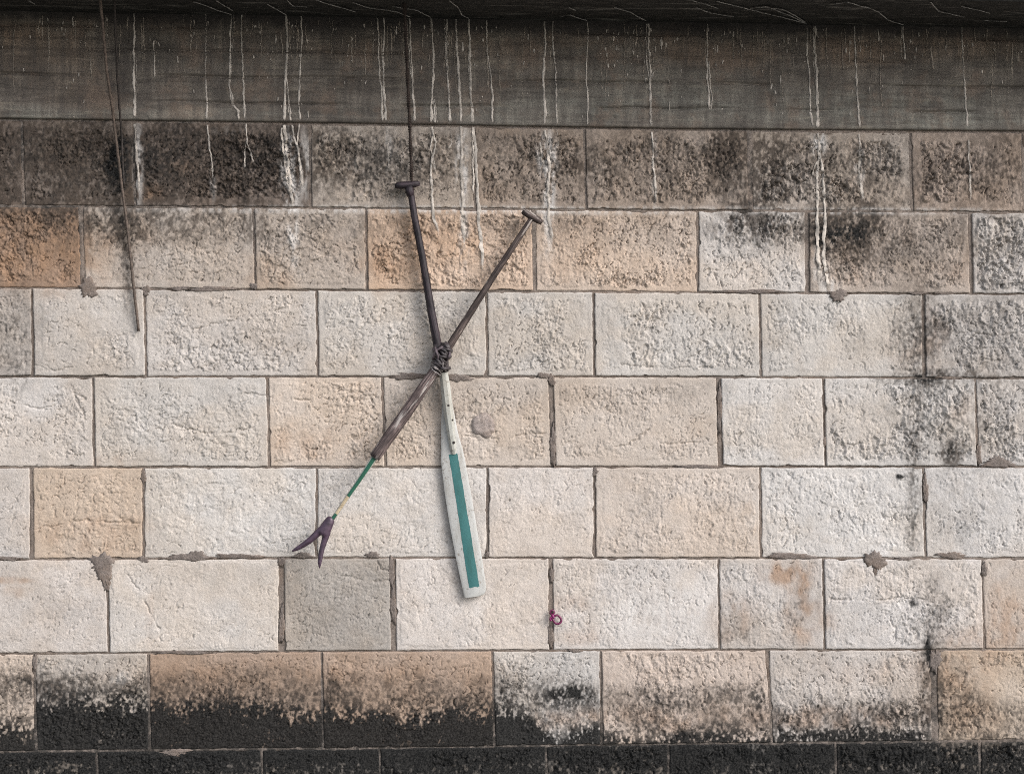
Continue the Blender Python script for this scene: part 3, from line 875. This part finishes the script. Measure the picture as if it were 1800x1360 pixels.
BEAM_RUNS = [
    ([(235, 23), (236, 100), (237, 208)], 4.5, 1), ([(157, 27), (160, 120), (163, 206)], 4, .45), ([(322, 27), (326, 95)], 3.5, .4), ([(338, 27), (335, 120), (338, 205)], 2.5, .45),
    ([(361, 26), (362, 100), (364, 213)], 3.2, .7), ([(356, 85), (357, 150)], 3, .35), ([(407, 27), (404, 100), (404, 150), (409, 183), (419, 195), (421, 213)], 3.4, .9),
    ([(425, 26), (426, 120), (432, 212)], 3.4, .75), ([(434, 30), (437, 90)], 2.5, .35), ([(503, 28), (505, 80), (503, 150), (501, 214)], 5, 1), ([(504, 140), (508, 170), (511, 214)], 3, .7),
    ([(529, 28), (531, 80), (527, 150), (525, 182), (527, 214)], 3.4, .95), ([(663, 32), (666, 90), (671, 170), (673, 216)], 3.6, .8), ([(675, 32), (674, 100), (676, 170), (679, 216)], 4, .95),
    ([(720, 33), (723, 100), (725, 150), (728, 216)], 3.6, .95), ([(758, 33), (761, 100), (761, 140), (758, 190), (757, 217)], 4.2, 1), ([(760, 175), (764, 217)], 3.6, .9), ([(755, 36), (756, 90)], 2.5, .5),
    ([(785, 34), (786, 120), (790, 217)], 3.4, .85), ([(801, 34), (804, 100), (808, 150), (809, 190), (811, 218)], 5, 1), ([(824, 34), (827, 90), (829, 150), (831, 218)], 4.4, 1.1),
    ([(855, 36), (857, 100), (864, 145), (865, 190), (867, 218)], 3.4, .75), ([(868, 45), (870, 130)], 2.5, .4), ([(957, 38), (957, 100), (955, 150), (958, 200), (958, 221)], 4.6, 1.05),
    ([(972, 38), (975, 110), (977, 180), (981, 221)], 3.4, .7), ([(1032, 40), (1033, 75), (1030, 100), (1031, 150), (1033, 180), (1032, 222)], 3, .9), ([(1069, 42), (1066, 110), (1063, 222)], 2.6, .5),
    ([(1098, 42), (1097, 150), (1096, 222)], 3, .6), ([(1140, 42), (1141, 120), (1143, 180), (1145, 224)], 4, .9), ([(1155, 180), (1155, 215)], 2.4, .4), ([(1243, 43), (1243, 140), (1246, 170), (1248, 196)], 3.4, .9),
    ([(1418, 46), (1419, 90), (1422, 140), (1424, 180), (1429, 226)], 3.4, .75), ([(1433, 46), (1435, 120), (1436, 170), (1438, 227)], 5, .95), ([(1502, 46), (1504, 100), (1507, 170), (1511, 226)], 3.4, .95),
    ([(1588, 47), (1589, 80), (1590, 106)], 3, .9), ([(1690, 49), (1694, 130), (1700, 225)], 3.4, .7), ([(1634, 50), (1635, 85)], 2.4, .5), ([(1543, 52), (1545, 74)], 2.6, .9), ([(1210, 44), (1218, 80)], 2.4, .4),
    ([(270, 72), (272, 110), (273, 138)], 2.6, .7), ([(580, 30), (581, 60)], 2.4, .4), ([(700, 60), (701, 110)], 2.2, .35), ([(912, 45), (913, 80)], 2.2, .35), ([(1350, 44), (1346, 62)], 2.2, .5), ([(480, 105), (481, 155)], 2.6, .4),
]
rx = random.Random(77)
for i in range(26):
    x = rx.uniform(10, 1790); y0 = top_y(x) + rx.uniform(3, 25); y1 = min(bot_y(x) - 3, y0 + rx.uniform(50, 190))
    BEAM_RUNS.append(([(x, y0), (x + rx.uniform(-2, 2), (y0 + y1) / 2), (x + rx.uniform(-3, 4), y1)], rx.uniform(2, 3.2), rx.uniform(.4, .6)))
for i, (pl, w, a) in enumerate(list(BEAM_RUNS)):
    if a >= 0.85 and i % 2 == 0:
        rr = random.Random(i)
        d = path3(pl, 25.0); k0 = rr.randrange(0, max(1, len(d) // 2))
        side = rr.choice((-1, 1))
        BEAM_RUNS.append(([(x + side * (1.0 + 3.5 * math.sin((k + 1) * 0.7)), y) for k, (x, y) in enumerate(d[k0:])], 2.2, rr.uniform(.62, .8)))
for i, (pl, w, a) in enumerate(BEAM_RUNS):
    link('lime_run', ribbon_mesh([ribbon(pl, w * 0.88, 0.04 if a > 0.6 else 0.4, a * 1.15, 900 + i, 'beam')], 'lime_run'), LIME if a > 0.6 else LIMEF, beam)
WALL_RUNS = [
    ([(237, 218), (240, 260), (243, 300), (243, 350)], 4.5, .6), ([(364, 220), (370, 265), (374, 300), (378, 340)], 3.4, .6), ([(432, 218), (432, 250), (436, 262), (446, 292)], 3, .75), ([(432, 250), (431, 300)], 3, .6),
    ([(499, 220), (503, 250), (506, 290), (511, 330), (514, 372)], 6, .8), ([(495, 225), (497, 260), (503, 300), (509, 350)], 4, .7), ([(513, 220), (516, 240), (525, 262), (530, 300), (536, 340)], 4, .75), ([(527, 218), (522, 250), (526, 280), (533, 310)], 3, .7),
    ([(680, 222), (682, 260), (684, 302)], 3, .45), ([(759, 223), (766, 250), (762, 270), (758, 290), (760, 312), (760, 345), (762, 370), (765, 390), (771, 405), (772, 424)], 4, 1), ([(762, 228), (757, 262), (762, 285), (765, 310)], 3, .8),
    ([(792, 226), (795, 245), (789, 268)], 3, .6), ([(811, 222), (813, 260), (812, 330), (814, 372), (816, 420), (815, 455)], 5, .65), ([(832, 224), (836, 260), (839, 310), (842, 362), (841, 392), (846, 420), (849, 450), (849, 486)], 5, 1.1), ([(831, 224), (831, 290), (832, 352)], 2.4, .8),
    ([(843, 362), (846, 374)], 2.5, .7), ([(958, 229), (962, 260), (966, 292), (963, 330), (965, 372), (968, 410), (970, 442)], 5, .75), ([(950, 250), (953, 270), (957, 295)], 3.4, .6), ([(979, 228), (981, 265)], 2.6, .4),
    ([(1146, 232), (1147, 280), (1151, 310), (1152, 372)], 3.6, .85), ([(1101, 260), (1102, 290)], 2.6, .4),
    ([(1438, 234), (1440, 262), (1438, 282), (1437, 300), (1436, 320), (1439, 350), (1436, 380), (1437, 420), (1440, 470), (1441, 515)], 4.6, 1.1), ([(1441, 264), (1446, 300), (1449, 350), (1450, 400), (1448, 450), (1455, 495), (1458, 528)], 4.6, 1.1),
    ([(1437, 283), (1431, 298), (1427, 311)], 2.6, .9), ([(1446, 305), (1452, 312)], 2.4, .8), ([(1511, 236), (1512, 280), (1511, 312), (1514, 335), (1519, 362)], 4, .7), ([(1703, 246), (1705, 290), (1707, 366)], 3.4, .6), ([(1428, 470), (1430, 520)], 3, .5),
]
for i, (pl, w, a) in enumerate(WALL_RUNS):
    link('lime_run', ribbon_mesh([ribbon(pl, w * 1.15, 0.2, a * 1.2, 700 + i, 'stone', 0.003)], 'lime_run'), LIME, wall)
# faint runs and splashes of lime too fine to count
R = random.Random(5)
parts = []
for i in range(130):
    x = R.uniform(-30, 1830); y0 = top_y(x) + R.uniform(2, 60) * R.random(); L = R.uniform(20, 150) * R.uniform(0.3, 1)
    y1 = min(y0 + L, bot_y(x) - 3)
    parts.append(ribbon([(x, y0), (x + R.uniform(-3, 4), y1)], R.uniform(1.4, 3.2), 0.5, R.uniform(.6, 1.0), 2000 + i, 'beam', 0.001))
o = link('faint_runs', ribbon_mesh(parts, 'faint_runs'), LIMEF, beam); o['kind'] = 'stuff'
parts = []
for i in range(330):
    x = R.uniform(-20, 1820) if R.random() < .55 else R.choice([845, 880, 620, 1080, 1130, 1170, 1260, 110, 480, 1400, 1510]) + R.gauss(0, 22)
    y0 = top_y(x) + 4 + abs(R.gauss(0, 32)) if R.random() < .7 else R.uniform(60, 205)
    y1 = min(y0 + R.uniform(2.5, 9) * (2.0 if R.random() < .15 else 1), bot_y(x) - 3)
    if y1 > y0 + 1.5:
        parts.append(ribbon([(x, y0), (x + R.uniform(-1, 1), y1)], R.uniform(1.6, 3.0), 0.15, R.uniform(1.3, 2.0), 3000 + i, 'beam', 0.001))
o = link('lime_splashes', ribbon_mesh(parts, 'lime_splashes'), LIME, beam); o['kind'] = 'stuff'

def PS(px, py, drop=0.002):
    """point of the soffit plane at a photo pixel"""
    u = (px - 900.0) / F; v = (680.0 - py) / F
    d = Vector((math.sin(TH) + u * math.cos(TH), math.cos(TH) - u * math.sin(TH), v))
    c = Vector((CX, -DIST, 0))
    t = (sof_z(c.x) - drop) / (d.z - sl_k * d.x)
    return c + d * t
SOF_RUNS = [[(1205, 0), (1235, 6), (1262, 15)], [(1320, 15), (1345, 12), (1385, 26), (1418, 43)], [(1335, 13), (1375, 17), (1400, 30), (1415, 40)], [(1260, 3), (1295, 12), (1330, 20), (1415, 42)],
            [(1520, 12), (1545, 22), (1560, 35), (1588, 45)], [(1636, 5), (1650, 20), (1695, 30)], [(790, 2), (806, 14), (812, 27), (824, 33)], [(985, 30), (1000, 27), (1032, 37)], [(1080, 14), (1110, 24), (1135, 38)],
            [(340, 4), (385, 20), (407, 26)], [(380, 2), (410, 20)], [(470, 8), (490, 20), (503, 27)], [(505, 2), (515, 12), (540, 14)], [(620, 5), (650, 14), (700, 22), (720, 30)], [(690, 12), (735, 20), (757, 32)], [(50, 2), (62, 8)],
            [(555, 0), (590, 12), (625, 22)], [(1225, 14), (1250, 24), (1290, 30)], [(1460, 8), (1490, 4), (1530, 16)], [(1000, 14), (1012, 20)], [(1690, 12), (1740, 24)], [(1730, 36), (1770, 38)]]
parts = []
for i, pl in enumerate(SOF_RUNS):
    pl = path3(pl, 5.0); V = []; A = []; j = 0
    for k, (x, y) in enumerate(pl):
        j = 0.8 * j + R.uniform(-0.5, 0.5)
        for s in (-1, 0, 1):
            V.append(PS(x + s * 0.9, min(y + j - s * 0.55, top_y(x) - 1.5), 0.0055 + (0.002 if s == 0 else 0)))
            A.append((0.95 if s == 0 else 0.4) * R.uniform(.5, 1))
    parts.append((V, A, len(pl)))
for p in parts:
    link('lime_run', ribbon_mesh([p], 'lime_run'), LIMED, deck)

# ------------------------------------------------------------------ hanging cables and rope
CABLE = mat_plain('weathered cable', (92, 80, 72), 0.6, 0.3, 0.0, 0.5, 90)
CABLED = mat_plain('dark cable', (58, 52, 49), 0.6, 0.3, 0.0, 0.5, 90)
ROPE = mat_plain('tarred rope', (56, 47, 43), 0.8, 0.2, 0.0, 0.5, 120)
def cable(name, label, pts, r, mat, cat='cable'):
    d = path3(pts, 10.0)
    P3 = [P(x, y, o) for x, y, o in d]
    rs = random.Random(name + label)
    P3 = [p + Vector((rs.uniform(-.0007, .0007), 0, 0)) for p in P3]
    zt = sof_z(P3[0].x)
    d0 = (P3[0] - P3[1]).normalized()
    if d0.z > 0 and P3[0].z < zt:
        P3.insert(0, P3[0] + d0 * ((zt - P3[0].z) / d0.z + 0.004))
    o = tube_obj(name, tube(P3, r, 10), mat)
    o['label'] = label; o['category'] = cat; o['group'] = 'lines hanging from the bridge deck'
    return o
cable('hanging_cable', 'long frayed brown cable hanging down left side, ending on the pale third course',
      [(171, -26, .34), (176, 0, .30), (182, 60, .24), (188, 130, .17), (196, 180, .12), (200, 215, .085), (211, 300, .04), (217, 350, .025), (222, 385, .018), (228, 440, .016), (235, 505, .016), (240, 550, .014), (243.5, 582, .013)], 0.0052, CABLE)
cable('hanging_cable', 'shorter darker cable hanging just right of the long brown cable',
      [(199, -20, .30), (201, 0, .27), (203, 60, .20), (206, 130, .13), (210, 190, .08), (214, 240, .04), (216.5, 300, .022), (218, 330, .016)], 0.0042, CABLED)
def strand(pts, r, turns, ph):
    d = path3(pts, 4.0)
    out = []
    for k, (x, y, o) in enumerate(d):
        a = ph + turns * 2 * math.pi * k / len(d)
        q = P(x, y, o)
        out.append(q + Vector((math.cos(a) * r, math.sin(a) * r, 0)))
    return out
rp = [(706, -24, .30), (710, 0, .27), (713, 60, .20), (716, 130, .13), (720, 215, .075), (722, 270, .05), (724, 318, .038), (726, 334, .034)]
rope = tube_obj('hanging_rope', join(tube(strand(rp, .0040, 40, 0), .0046, 8), tube(strand(rp, .0040, 40, math.pi), .0046, 8)), ROPE)
rope['label'] = 'dark twisted rope hanging from the deck down to the top of the paddle'; rope['category'] = 'rope'; rope['group'] = 'lines hanging from the bridge deck'

# ------------------------------------------------------------------ paddle
SH_D = mat_wood('black weathered shaft', (32, 29, 33), (60, 50, 55), None, 0.55)
SH_P = mat_wood('grey brown weathered pole', (68, 58, 58), (116, 101, 98), (196, 188, 182), 0.75, 0.6)
SH_U = mat_wood('dark brown weathered pole', (50, 42, 41), (86, 74, 70), (186, 176, 168), 0.7, 0.7)
WHITE = mat_paint('chipped white paint', (176, 175, 168), (92, 82, 74), 0.58)
BLADEW = mat_paint('aged white paint', (182, 181, 178), (134, 127, 120), 0.585)
GREEN = mat_paint('green paint', (56, 106, 106), (100, 128, 126), 0.62, 0.6)
GREEND = mat_paint('dark green paint', (36, 88, 70), (130, 140, 124), 0.66, 0.5)
PEEL = mat_paint('peeled paint', (192, 176, 150), (120, 104, 80), 0.5, 0.8)
METAL = mat_plain('purple brown cast metal', (72, 56, 70), 0.38, 0.5, 0.15, 0.4, 40)
HOLE = mat_plain('dark bolt', (62, 56, 54), 0.6, 0.3, 0.3, 0.3, 200)
BIND = mat_plain('black rubber binding', (64, 58, 60), 0.5, 0.4, 0.0, 0.4, 80)
STRAND = mat_plain('grey strand', (150, 142, 140), 0.6, 0.3, 0.0, 0.4, 120)
STRANDD = mat_plain('dark strand', (92, 82, 86), 0.6, 0.3, 0.0, 0.4, 120)

OFF_S = 0.034
pad_o = thing('paddle', 'wooden paddle hanging by a rope, white blade with a green stripe', 'paddle', tuple(P(836, 1050, 0.02)))
def pts_r(pl):
    """[(px,py,off,diam px)] -> points, radii"""
    d = path3(pl, 9.0)
    return [P(x, y, o) for x, y, o, w in d], [w * 0.5 * PX for x, y, o, w in d]
p, r = pts_r([(721.5, 334, OFF_S, 11), (728, 378, OFF_S, 12), (742, 450, OFF_S, 12.5), (757, 540, OFF_S, 14), (771, 618, OFF_S, 15.5), (778, 650, OFF_S, 16)])
tube_obj('shaft', tube(p, r, 18, 1.0, True, 0.03, 3), SH_D, pad_o)
p, r = pts_r([(694, 327, OFF_S, 7), (698, 326.5, OFF_S, 11), (704, 326, OFF_S, 12.5), (716, 325.5, OFF_S, 13), (730, 323.5, OFF_S, 11.5), (738, 322.5, OFF_S, 8)])
hd = tube_obj('handle', tube(p, r, 16, 1.0, True, 0.08, 4), SH_D, pad_o)
p, r = pts_r([(718.5, 326, OFF_S, 14), (720, 336, OFF_S, 14.5), (722, 345, OFF_S, 13)])
tube_obj('socket', tube(p, r, 16, 1.05), SH_D, hd)
# white octagonal neck lying on the blade
p, r = pts_r([(779, 651, OFF_S, 15.5), (783, 680, OFF_S, 17.5), (788, 722, OFF_S, 17), (793.5, 764, OFF_S, 14.5), (796.5, 788, OFF_S - .003, 11.5), (797.5, 797, OFF_S - .010, 9.5)])
nk = tube_obj('neck', tube(p, [q * 1.06 for q in r], 8, 1.0, True, 0.0, 1, math.pi / 8), WHITE, pad_o, False)
bev = nk.modifiers.new('Bevel', 'BEVEL'); bev.width = 0.0012; bev.segments = 2; bev.limit_method = 'ANGLE'
for x, y, q in ((788.2, 712.5, 2.3), (797.8, 777.5, 2.5), (795.5, 738, 1.6)):
    f = (y - 651) / 146.0
    c = P(x, y, OFF_S + 0.0165 - 0.007 * max(0, (y - 722) / 75.0))
    tube_obj('bolt', tube([c + Vector((0, .006, 0)), c + Vector((0, -.0012, 0)), c + Vector((0, -.002, 0))], [q * PX, q * PX, q * PX * .7], 12), HOLE, nk)
# blade: outline from the photograph with a real thickness, slightly crowned across
BL = [(690, 776, 792), (720, 776.5, 797), (750, 775, 802.5), (770, 775.5, 807), (790, 775.5, 813), (810, 775.5, 817.5), (830, 777.5, 821), (860, 781, 826.5), (900, 787, 833.5), (940, 794, 840), (980, 801.5, 847), (1010, 808, 851.5), (1030, 812.3, 854.5), (1040, 814.4, 854.2), (1046, 815.6, 851), (1049.5, 817, 843)]
NB = 21
rows_f = []; rows_b = []
bl_d = path3(BL, 5.0)
bl_d = []
for a, c in zip(BL[:-1], BL[1:]):
    n = max(1, int((c[0] - a[0]) / 5))
    for k in range(n):
        f = k / n; bl_d.append(tuple(a[i] + (c[i] - a[i]) * f for i in range(3)))
bl_d.append(BL[-1])
for (y, xl, xr) in bl_d:
    fr = []; bk = []
    for j in range(NB):
        s = j / (NB - 1)
        e = 2 * s - 1
        x = xl + (xr - xl) * s
        yy = y - 3.0 * (s - 0.3)
        crown = 0.0065 * (1 - abs(e) ** 1.5)
        edge_t = 0.0035
        o = 0.0195 + edge_t + crown * (0.8 if y > 800 else 1)
        bko = 0.0195 - edge_t
        if abs(e) > 0.99:
            o -= 0.0015; bko += 0.0015
        fr.append(P(x, yy, o)); bk.append(P(x, yy, bko))
    rows_f.append(fr); rows_b.append(bk)
V = []; Q = []
nr = len(rows_f)
for rws in (rows_f, rows_b):
    for rw in rws:
        V += [tuple(v) for v in rw]
q1 = grid_quads(nr, NB, 0, True).tolist(); q2 = grid_quads(nr, NB, nr * NB, False).tolist()
Q = q1 + q2
o2 = nr * NB
for i in range(nr - 1):
    for j in (0, NB - 1):
        Q.append((i * NB + j, (i + 1) * NB + j, o2 + (i + 1) * NB + j, o2 + i * NB + j))
for j in range(NB - 1):
    for i in (0, nr - 1):
        Q.append((i * NB + j, i * NB + j + 1, o2 + i * NB + j + 1, o2 + i * NB + j))
me = quad_mesh('blade', V, Q, None, True)
bm = bmesh.new(); bm.from_mesh(me); bmesh.ops.recalc_face_normals(bm, faces=bm.faces)
bm.to_mesh(me); bm.free()
blade = link('blade', me, BLADEW, pad_o)
es = blade.modifiers.new('EdgeSplit', 'EDGE_SPLIT'); es.split_angle = math.radians(45)
# green stripe painted down the middle
ST = [(798, 789, 804), (830, 794, 809.5), (900, 805, 821), (960, 813.5, 831), (1000, 819.5, 837.5), (1032, 824.5, 842.5)]
V = []; Q = []
rs = random.Random(3)
st_d = []
for a, c in zip(ST[:-1], ST[1:]):
    for k in range(6):
        f = k / 6; st_d.append(tuple(a[i] + (c[i] - a[i]) * f for i in range(3)))
st_d.append(ST[-1])
NS = 7
for y, xl, xr in st_d:
    bxl = np.interp(y, [q[0] for q in BL], [q[1] for q in BL]); bxr = np.interp(y, [q[0] for q in BL], [q[2] for q in BL])
    for j in range(NS):
        s = j / (NS - 1)
        x = xl + (xr - xl) * s + (rs.uniform(-.35, .35) if j in (0, NS - 1) else 0)
        yy = y - 2.0 * (s - 0.3) + (rs.uniform(-1, 1) if y == 1032 else 0)
        e = 2 * (x - bxl) / (bxr - bxl) - 1
        o = 0.0195 + 0.0035 + 0.0065 * (1 - abs(e) ** 1.5) * (0.8 if y > 800 else 1) + 0.0007
        V.append(tuple(P(x, yy, o)))
stripe = link('stripe', quad_mesh('stripe', V, grid_quads(len(st_d), NS, 0, True)), GREEN, blade)

# ------------------------------------------------------------------ forked pole
def po(y):            # distance of the pole from the wall at photo row y
    return 0.066 + (y - 630) / 470.0 * 0.012 * (1 if y > 630 else 2.2)
pole = thing('forked_pole', 'weathered grey-brown pole with a T handle and forked purple metal tip', 'boat pole', tuple(P(562, 998, 0.07)))
PL = [(934, 385, 9.5), (905, 429, 10.5), (870, 482, 11), (830, 545, 12), (790, 608, 13), (776, 632, 16), (762, 655, 18), (730, 702, 20.5), (695, 752, 21), (658, 804, 20)]
p, r = pts_r([(x, y, po(y), w) for x, y, w in PL[:6]])
tube_obj('upper_shaft', tube(p, r, 16, 1.0, True, 0.05, 6), SH_U, pole)
p, r = pts_r([(x, y, po(y), w) for x, y, w in PL[5:]])
tube_obj('lower_shaft', tube(p, r, 18, 0.85, True, 0.05, 7), SH_P, pole)
p, r = pts_r([(918.5, 370.5, po(378), 10.5), (921, 372, po(378), 12), (934, 380, po(380), 13.5), (947, 388, po(388), 12), (953, 391.5, po(391), 8)])
hd = tube_obj('handle', tube(p, r, 14, 1.0, True, 0.12, 8), SH_U, pole)
p, r = pts_r([(948, 385.5, po(388), 5), (955.5, 389, po(388), 2.5)])
tube_obj('splinter', tube(p, r, 8, 1.0, True, 0.2, 9), SH_U, hd)
p, r = pts_r([(660, 801, po(804), 12.5), (646, 822, po(822), 9.5), (628, 849, po(849), 7.8), (611, 873, po(873), 7.5), (585, 911, po(911), 7)])
tip = tube_obj('painted_tip', tube(p, r, 14, 0.8, True, 0.02, 10), WHITE, pole)
def strip(pl, wd, name, mat, parent, lift):
    V = []; n = 0
    d = path3(pl, 6.0)
    for k, (x, y, w, rad) in enumerate(d):
        a = d[max(k - 1, 0)]; c = d[min(k + 1, len(d) - 1)]
        t = Vector((c[0] - a[0], c[1] - a[1])).normalized()
        nx, ny = -t.y, t.x
        for s in (-1, -.5, 0, .5, 1):
            q = min(0.97, abs(s) * w / rad)
            V.append(tuple(P(x + nx * s * w * .5, y + ny * s * w * .5, po(y) + 0.8 * rad * .5 * PX * math.sqrt(1 - q * q) + lift)))
        n += 1
    return link(name, quad_mesh(name, V, grid_quads(n, 5)), mat, parent)
strip([(657.5, 805, 7.0, 12.4), (646.5, 822, 6.8, 9.6), (629, 848, 6.3, 7.9), (612, 872, 5.6, 7.5)], 1, 'stripe', GREEND, tip, 0.0012)
strip([(611.5, 872.5, 5.5, 7.5), (600, 890, 5.5, 7.3), (591, 903, 5, 7.1)], 1, 'peeled_patch', PEEL, tip, 0.0012)
strip([(591, 903, 5, 7.1), (584, 912, 5.5, 7)], 1, 'stripe', GREEND, tip, 0.0013)
# cast fork: socket and two curved prongs fused by a voxel remesh
fo = po(930)
def fpts(pl):
    d = path3(pl, 3.0)
    return [P(x, y, fo + dz) for x, y, w, dz in d], [w * .5 * PX for x, y, w, dz in d]
t1 = tube(*fpts([(583, 909, 9, 0), (581, 912, 15, 0), (578, 918, 18.5, 0), (573, 927, 21, 0), (568, 936, 22, 0), (565.5, 940, 18, 0)]), 18, 0.75)
t2 = tube(*fpts([(568, 928, 14, 0), (558, 937, 13, 0), (545, 949, 11.5, .002), (532, 958, 9.5, .003), (520, 965, 7, .004), (513, 968.5, 3, .005)]), 14, 0.8)
t3 = tube(*fpts([(575, 934, 14, 0), (571, 948, 11.5, 0), (566.5, 962, 9.5, .002), (563.5, 977, 8.8, .003), (562, 988, 7.5, .004), (561.5, 998.5, 2.5, .005)]), 14, 0.8)
fk = tube_obj('fork', join(t1, t2, t3), METAL, pole)
m = fk.modifiers.new('Remesh', 'REMESH'); m.mode = 'VOXEL'; m.voxel_size = 0.0022; m.use_smooth_shade = True
m = fk.modifiers.new('Smooth', 'SMOOTH'); m.iterations = 6; m.factor = 0.5

# ------------------------------------------------------------------ lashing at the crossing
lash = thing('lashing', 'black rubber and cord lashing binding the paddle and pole where they cross', 'lashing', tuple(P(775, 655, 0.05)))
def loop(cx, cy, ang, a, b, mat, r, name, tilt=0.0, co=0.05, n=40, flat=1.0):
    """a turn of cord round both shafts: ang is the direction of its plane in the picture"""
    pts = []
    ca, sa = math.cos(ang), math.sin(ang)
    for k in range(n + 1):
        th = 2 * math.pi * k / n
        w = a * math.cos(th)
        o = co + b * math.sin(th)
        sl = tilt * math.sin(th)
        w += 0.9 * math.sin(3 * th + cx); sl += 1.1 * math.sin(2 * th + cy) + 0.5 * math.sin(5 * th + cx)
        o += 0.002 * math.sin(4 * th + cx * 2)
        pts.append(P(cx + ca * w - sa * sl, cy + sa * w + ca * sl, max(o, 0.004)))
    pts[-1] = pts[0]
    rs = [r * (0.75 + 0.5 * vnf(k * 0.7 + cx * 3)) for k in range(n + 1)]; rs[-1] = rs[0]
    return tube_obj(name, tube(pts, rs, 8, flat, False), mat, lash)
# two lobes of rubber wound round the shafts, then broad bands and thin cord over them
pts = [P(x, y, .056) for x, y in ((789, 603), (786, 608), (783, 614), (780, 621), (777, 627))]
tube_obj('binding', tube(pts, [q * .5 * PX for q in (13, 20, 23, 23, 17)], 22, 1.35, True, 0.05, 12), BIND, lash)
pts = [P(x, y, .060) for x, y in ((777, 626), (774, 632), (771.5, 638), (769, 644), (766, 650), (764.5, 654))]
tube_obj('binding', tube(pts, [q * .5 * PX for q in (18, 21, 22, 21, 20, 17)], 22, 1.25, True, 0.05, 14), BIND, lash)
pts = [P(x, y, .042) for x, y in ((769.5, 604), (771, 612), (774, 624), (777, 636), (779.5, 646), (781, 654))]
tube_obj('binding', tube(pts, [q * .5 * PX for q in (15.5, 19, 25, 24, 19, 16)], 20, 1.2, True, 0.06, 13), BIND, lash)
for (cx, cy, ang, a, b, mt, rr, tl) in [
    (786, 610, 0.62, 10.5, .042, BIND, .0045, 0), (784, 613, 0.50, 11.5, .043, BIND, .0050, 0), (782, 617, 0.66, 12.3, .043, BIND, .0050, 1), (780, 621, 0.52, 13.0, .043, BIND, .0048, 0), (777, 626, 0.30, 13.6, .043, BIND, .0050, 0), (775.5, 630, 0.66, 13.0, .042, BIND, .0045, 1),
    (773, 634, 0.50, 11.8, .041, BIND, .0050, 1), (771, 638, 0.66, 11.4, .041, BIND, .0048, 0), (769.5, 642, 0.5, 11.0, .041, BIND, .0046, 0), (775, 628, 0.95, 15.5, .044, BIND, .0042, 1), (778, 626, -0.5, 13.0, .044, BIND, .0040, -1), (768, 646, 0.62, 12.0, .042, STRAND, .0020, 0), (766.6, 649, 0.62, 11.6, .042, STRAND, .0020, 0), (765.2, 652.5, 0.62, 11.2, .041, STRAND, .0022, 0),
    (771.5, 613, -0.2, 10.5, .040, STRANDD, .0050, 0), (780, 648, -0.2, 9.6, .042, BIND, .0065, 0),
    (770, 622, 1.15, 13, .047, STRANDD, .0042, 2), (766, 622, 1.9, 11, .044, STRANDD, .0036, 2), (781, 640, 1.32, 13, .045, STRAND, .0019, 2), (787, 624, 1.9, 10, .044, STRANDD, .0045, -2)]:
    loop(cx, cy, ang, a, b, mt, rr, 'cord_turn', tl)

# ------------------------------------------------------------------ purple clip on its nail
PURP = mat_plain('magenta plastic', (134, 32, 98), 0.4, 0.5, 0.0, 0.35, 120)
PURPD = mat_plain('dark magenta plastic', (104, 30, 72), 0.4, 0.5, 0.0, 0.35, 120)
clip = thing('key_clip', 'small magenta plastic clip hanging at a joint near the bottom', 'clip', tuple(P(980, 1097, 0.012)))
def cpath(pl, r, name, mat, closed=False, off=0.017):
    pl = list(pl) + ([pl[0]] if closed else [])
    # smooth corners
    d = path3([(x, y, off) for x, y in pl], 1.2)
    n = len(d)
    sm = []
    for k in range(n):
        acc = [0, 0]; cnt = 0
        for j in (-1, 0, 1):
            q = k + j
            if closed:
                q %= (n - 1)
            elif q < 0 or q >= n:
                continue
            acc[0] += d[q][0]; acc[1] += d[q][1]; cnt += 1
        sm.append(P(acc[0] / cnt, acc[1] / cnt, off))
    return tube_obj(name, tube(sm, r, 10, 1.0, not closed), mat, clip)
cpath([(970.7 + 3.6 * math.cos(a), 1075.6 + 3.8 * math.sin(a)) for a in np.linspace(0, 2 * math.pi, 14)[:-1]], 1.9 * PX, 'ring', PURPD, True)
cpath([(970.5, 1079.5), (972, 1083), (974, 1086)], 2.8 * PX, 'swivel', PURP)
cpath([(970.5, 1086), (972, 1084), (978, 1080.5), (981, 1081), (984.5, 1084.5), (987, 1089), (986.5, 1092), (983, 1095.5), (979.5, 1096), (976.5, 1095.2), (973, 1090.5)], 2.0 * PX, 'frame', PURPD, True)
cpath([(968.5, 1083), (967.2, 1088), (969.5, 1091)], 1.9 * PX, 'gate', PURP)
nc = P(970.7, 1073.8, 0)
tube_obj('nail', tube([nc + Vector((0, .03, 0)), nc + Vector((0, -.022, 0)), nc + Vector((0, -.0225, 0)), nc + Vector((0, -.025, 0))], [.0022, .0022, .0042, .0040], 10), HOLE, clip)

# ------------------------------------------------------------------ canal water below the frame
sw = NT('canal water')
sw.bump(sw.noise(6.0, 4, 0.6), 0.25, 0.05)
WATER = sw.done(tuple(lin((58, 60, 50))), 0.12, 0.5)
WZ = P(900, 1600).z
me = bpy.data.meshes.new('water')
me.from_pydata([(-150, 0.02, WZ), (150, 0.02, WZ), (150, -300, WZ), (-150, -300, WZ)], [], [(0, 1, 2, 3)])
me.update()
w = link('water', me, WATER)
w['kind'] = 'structure'
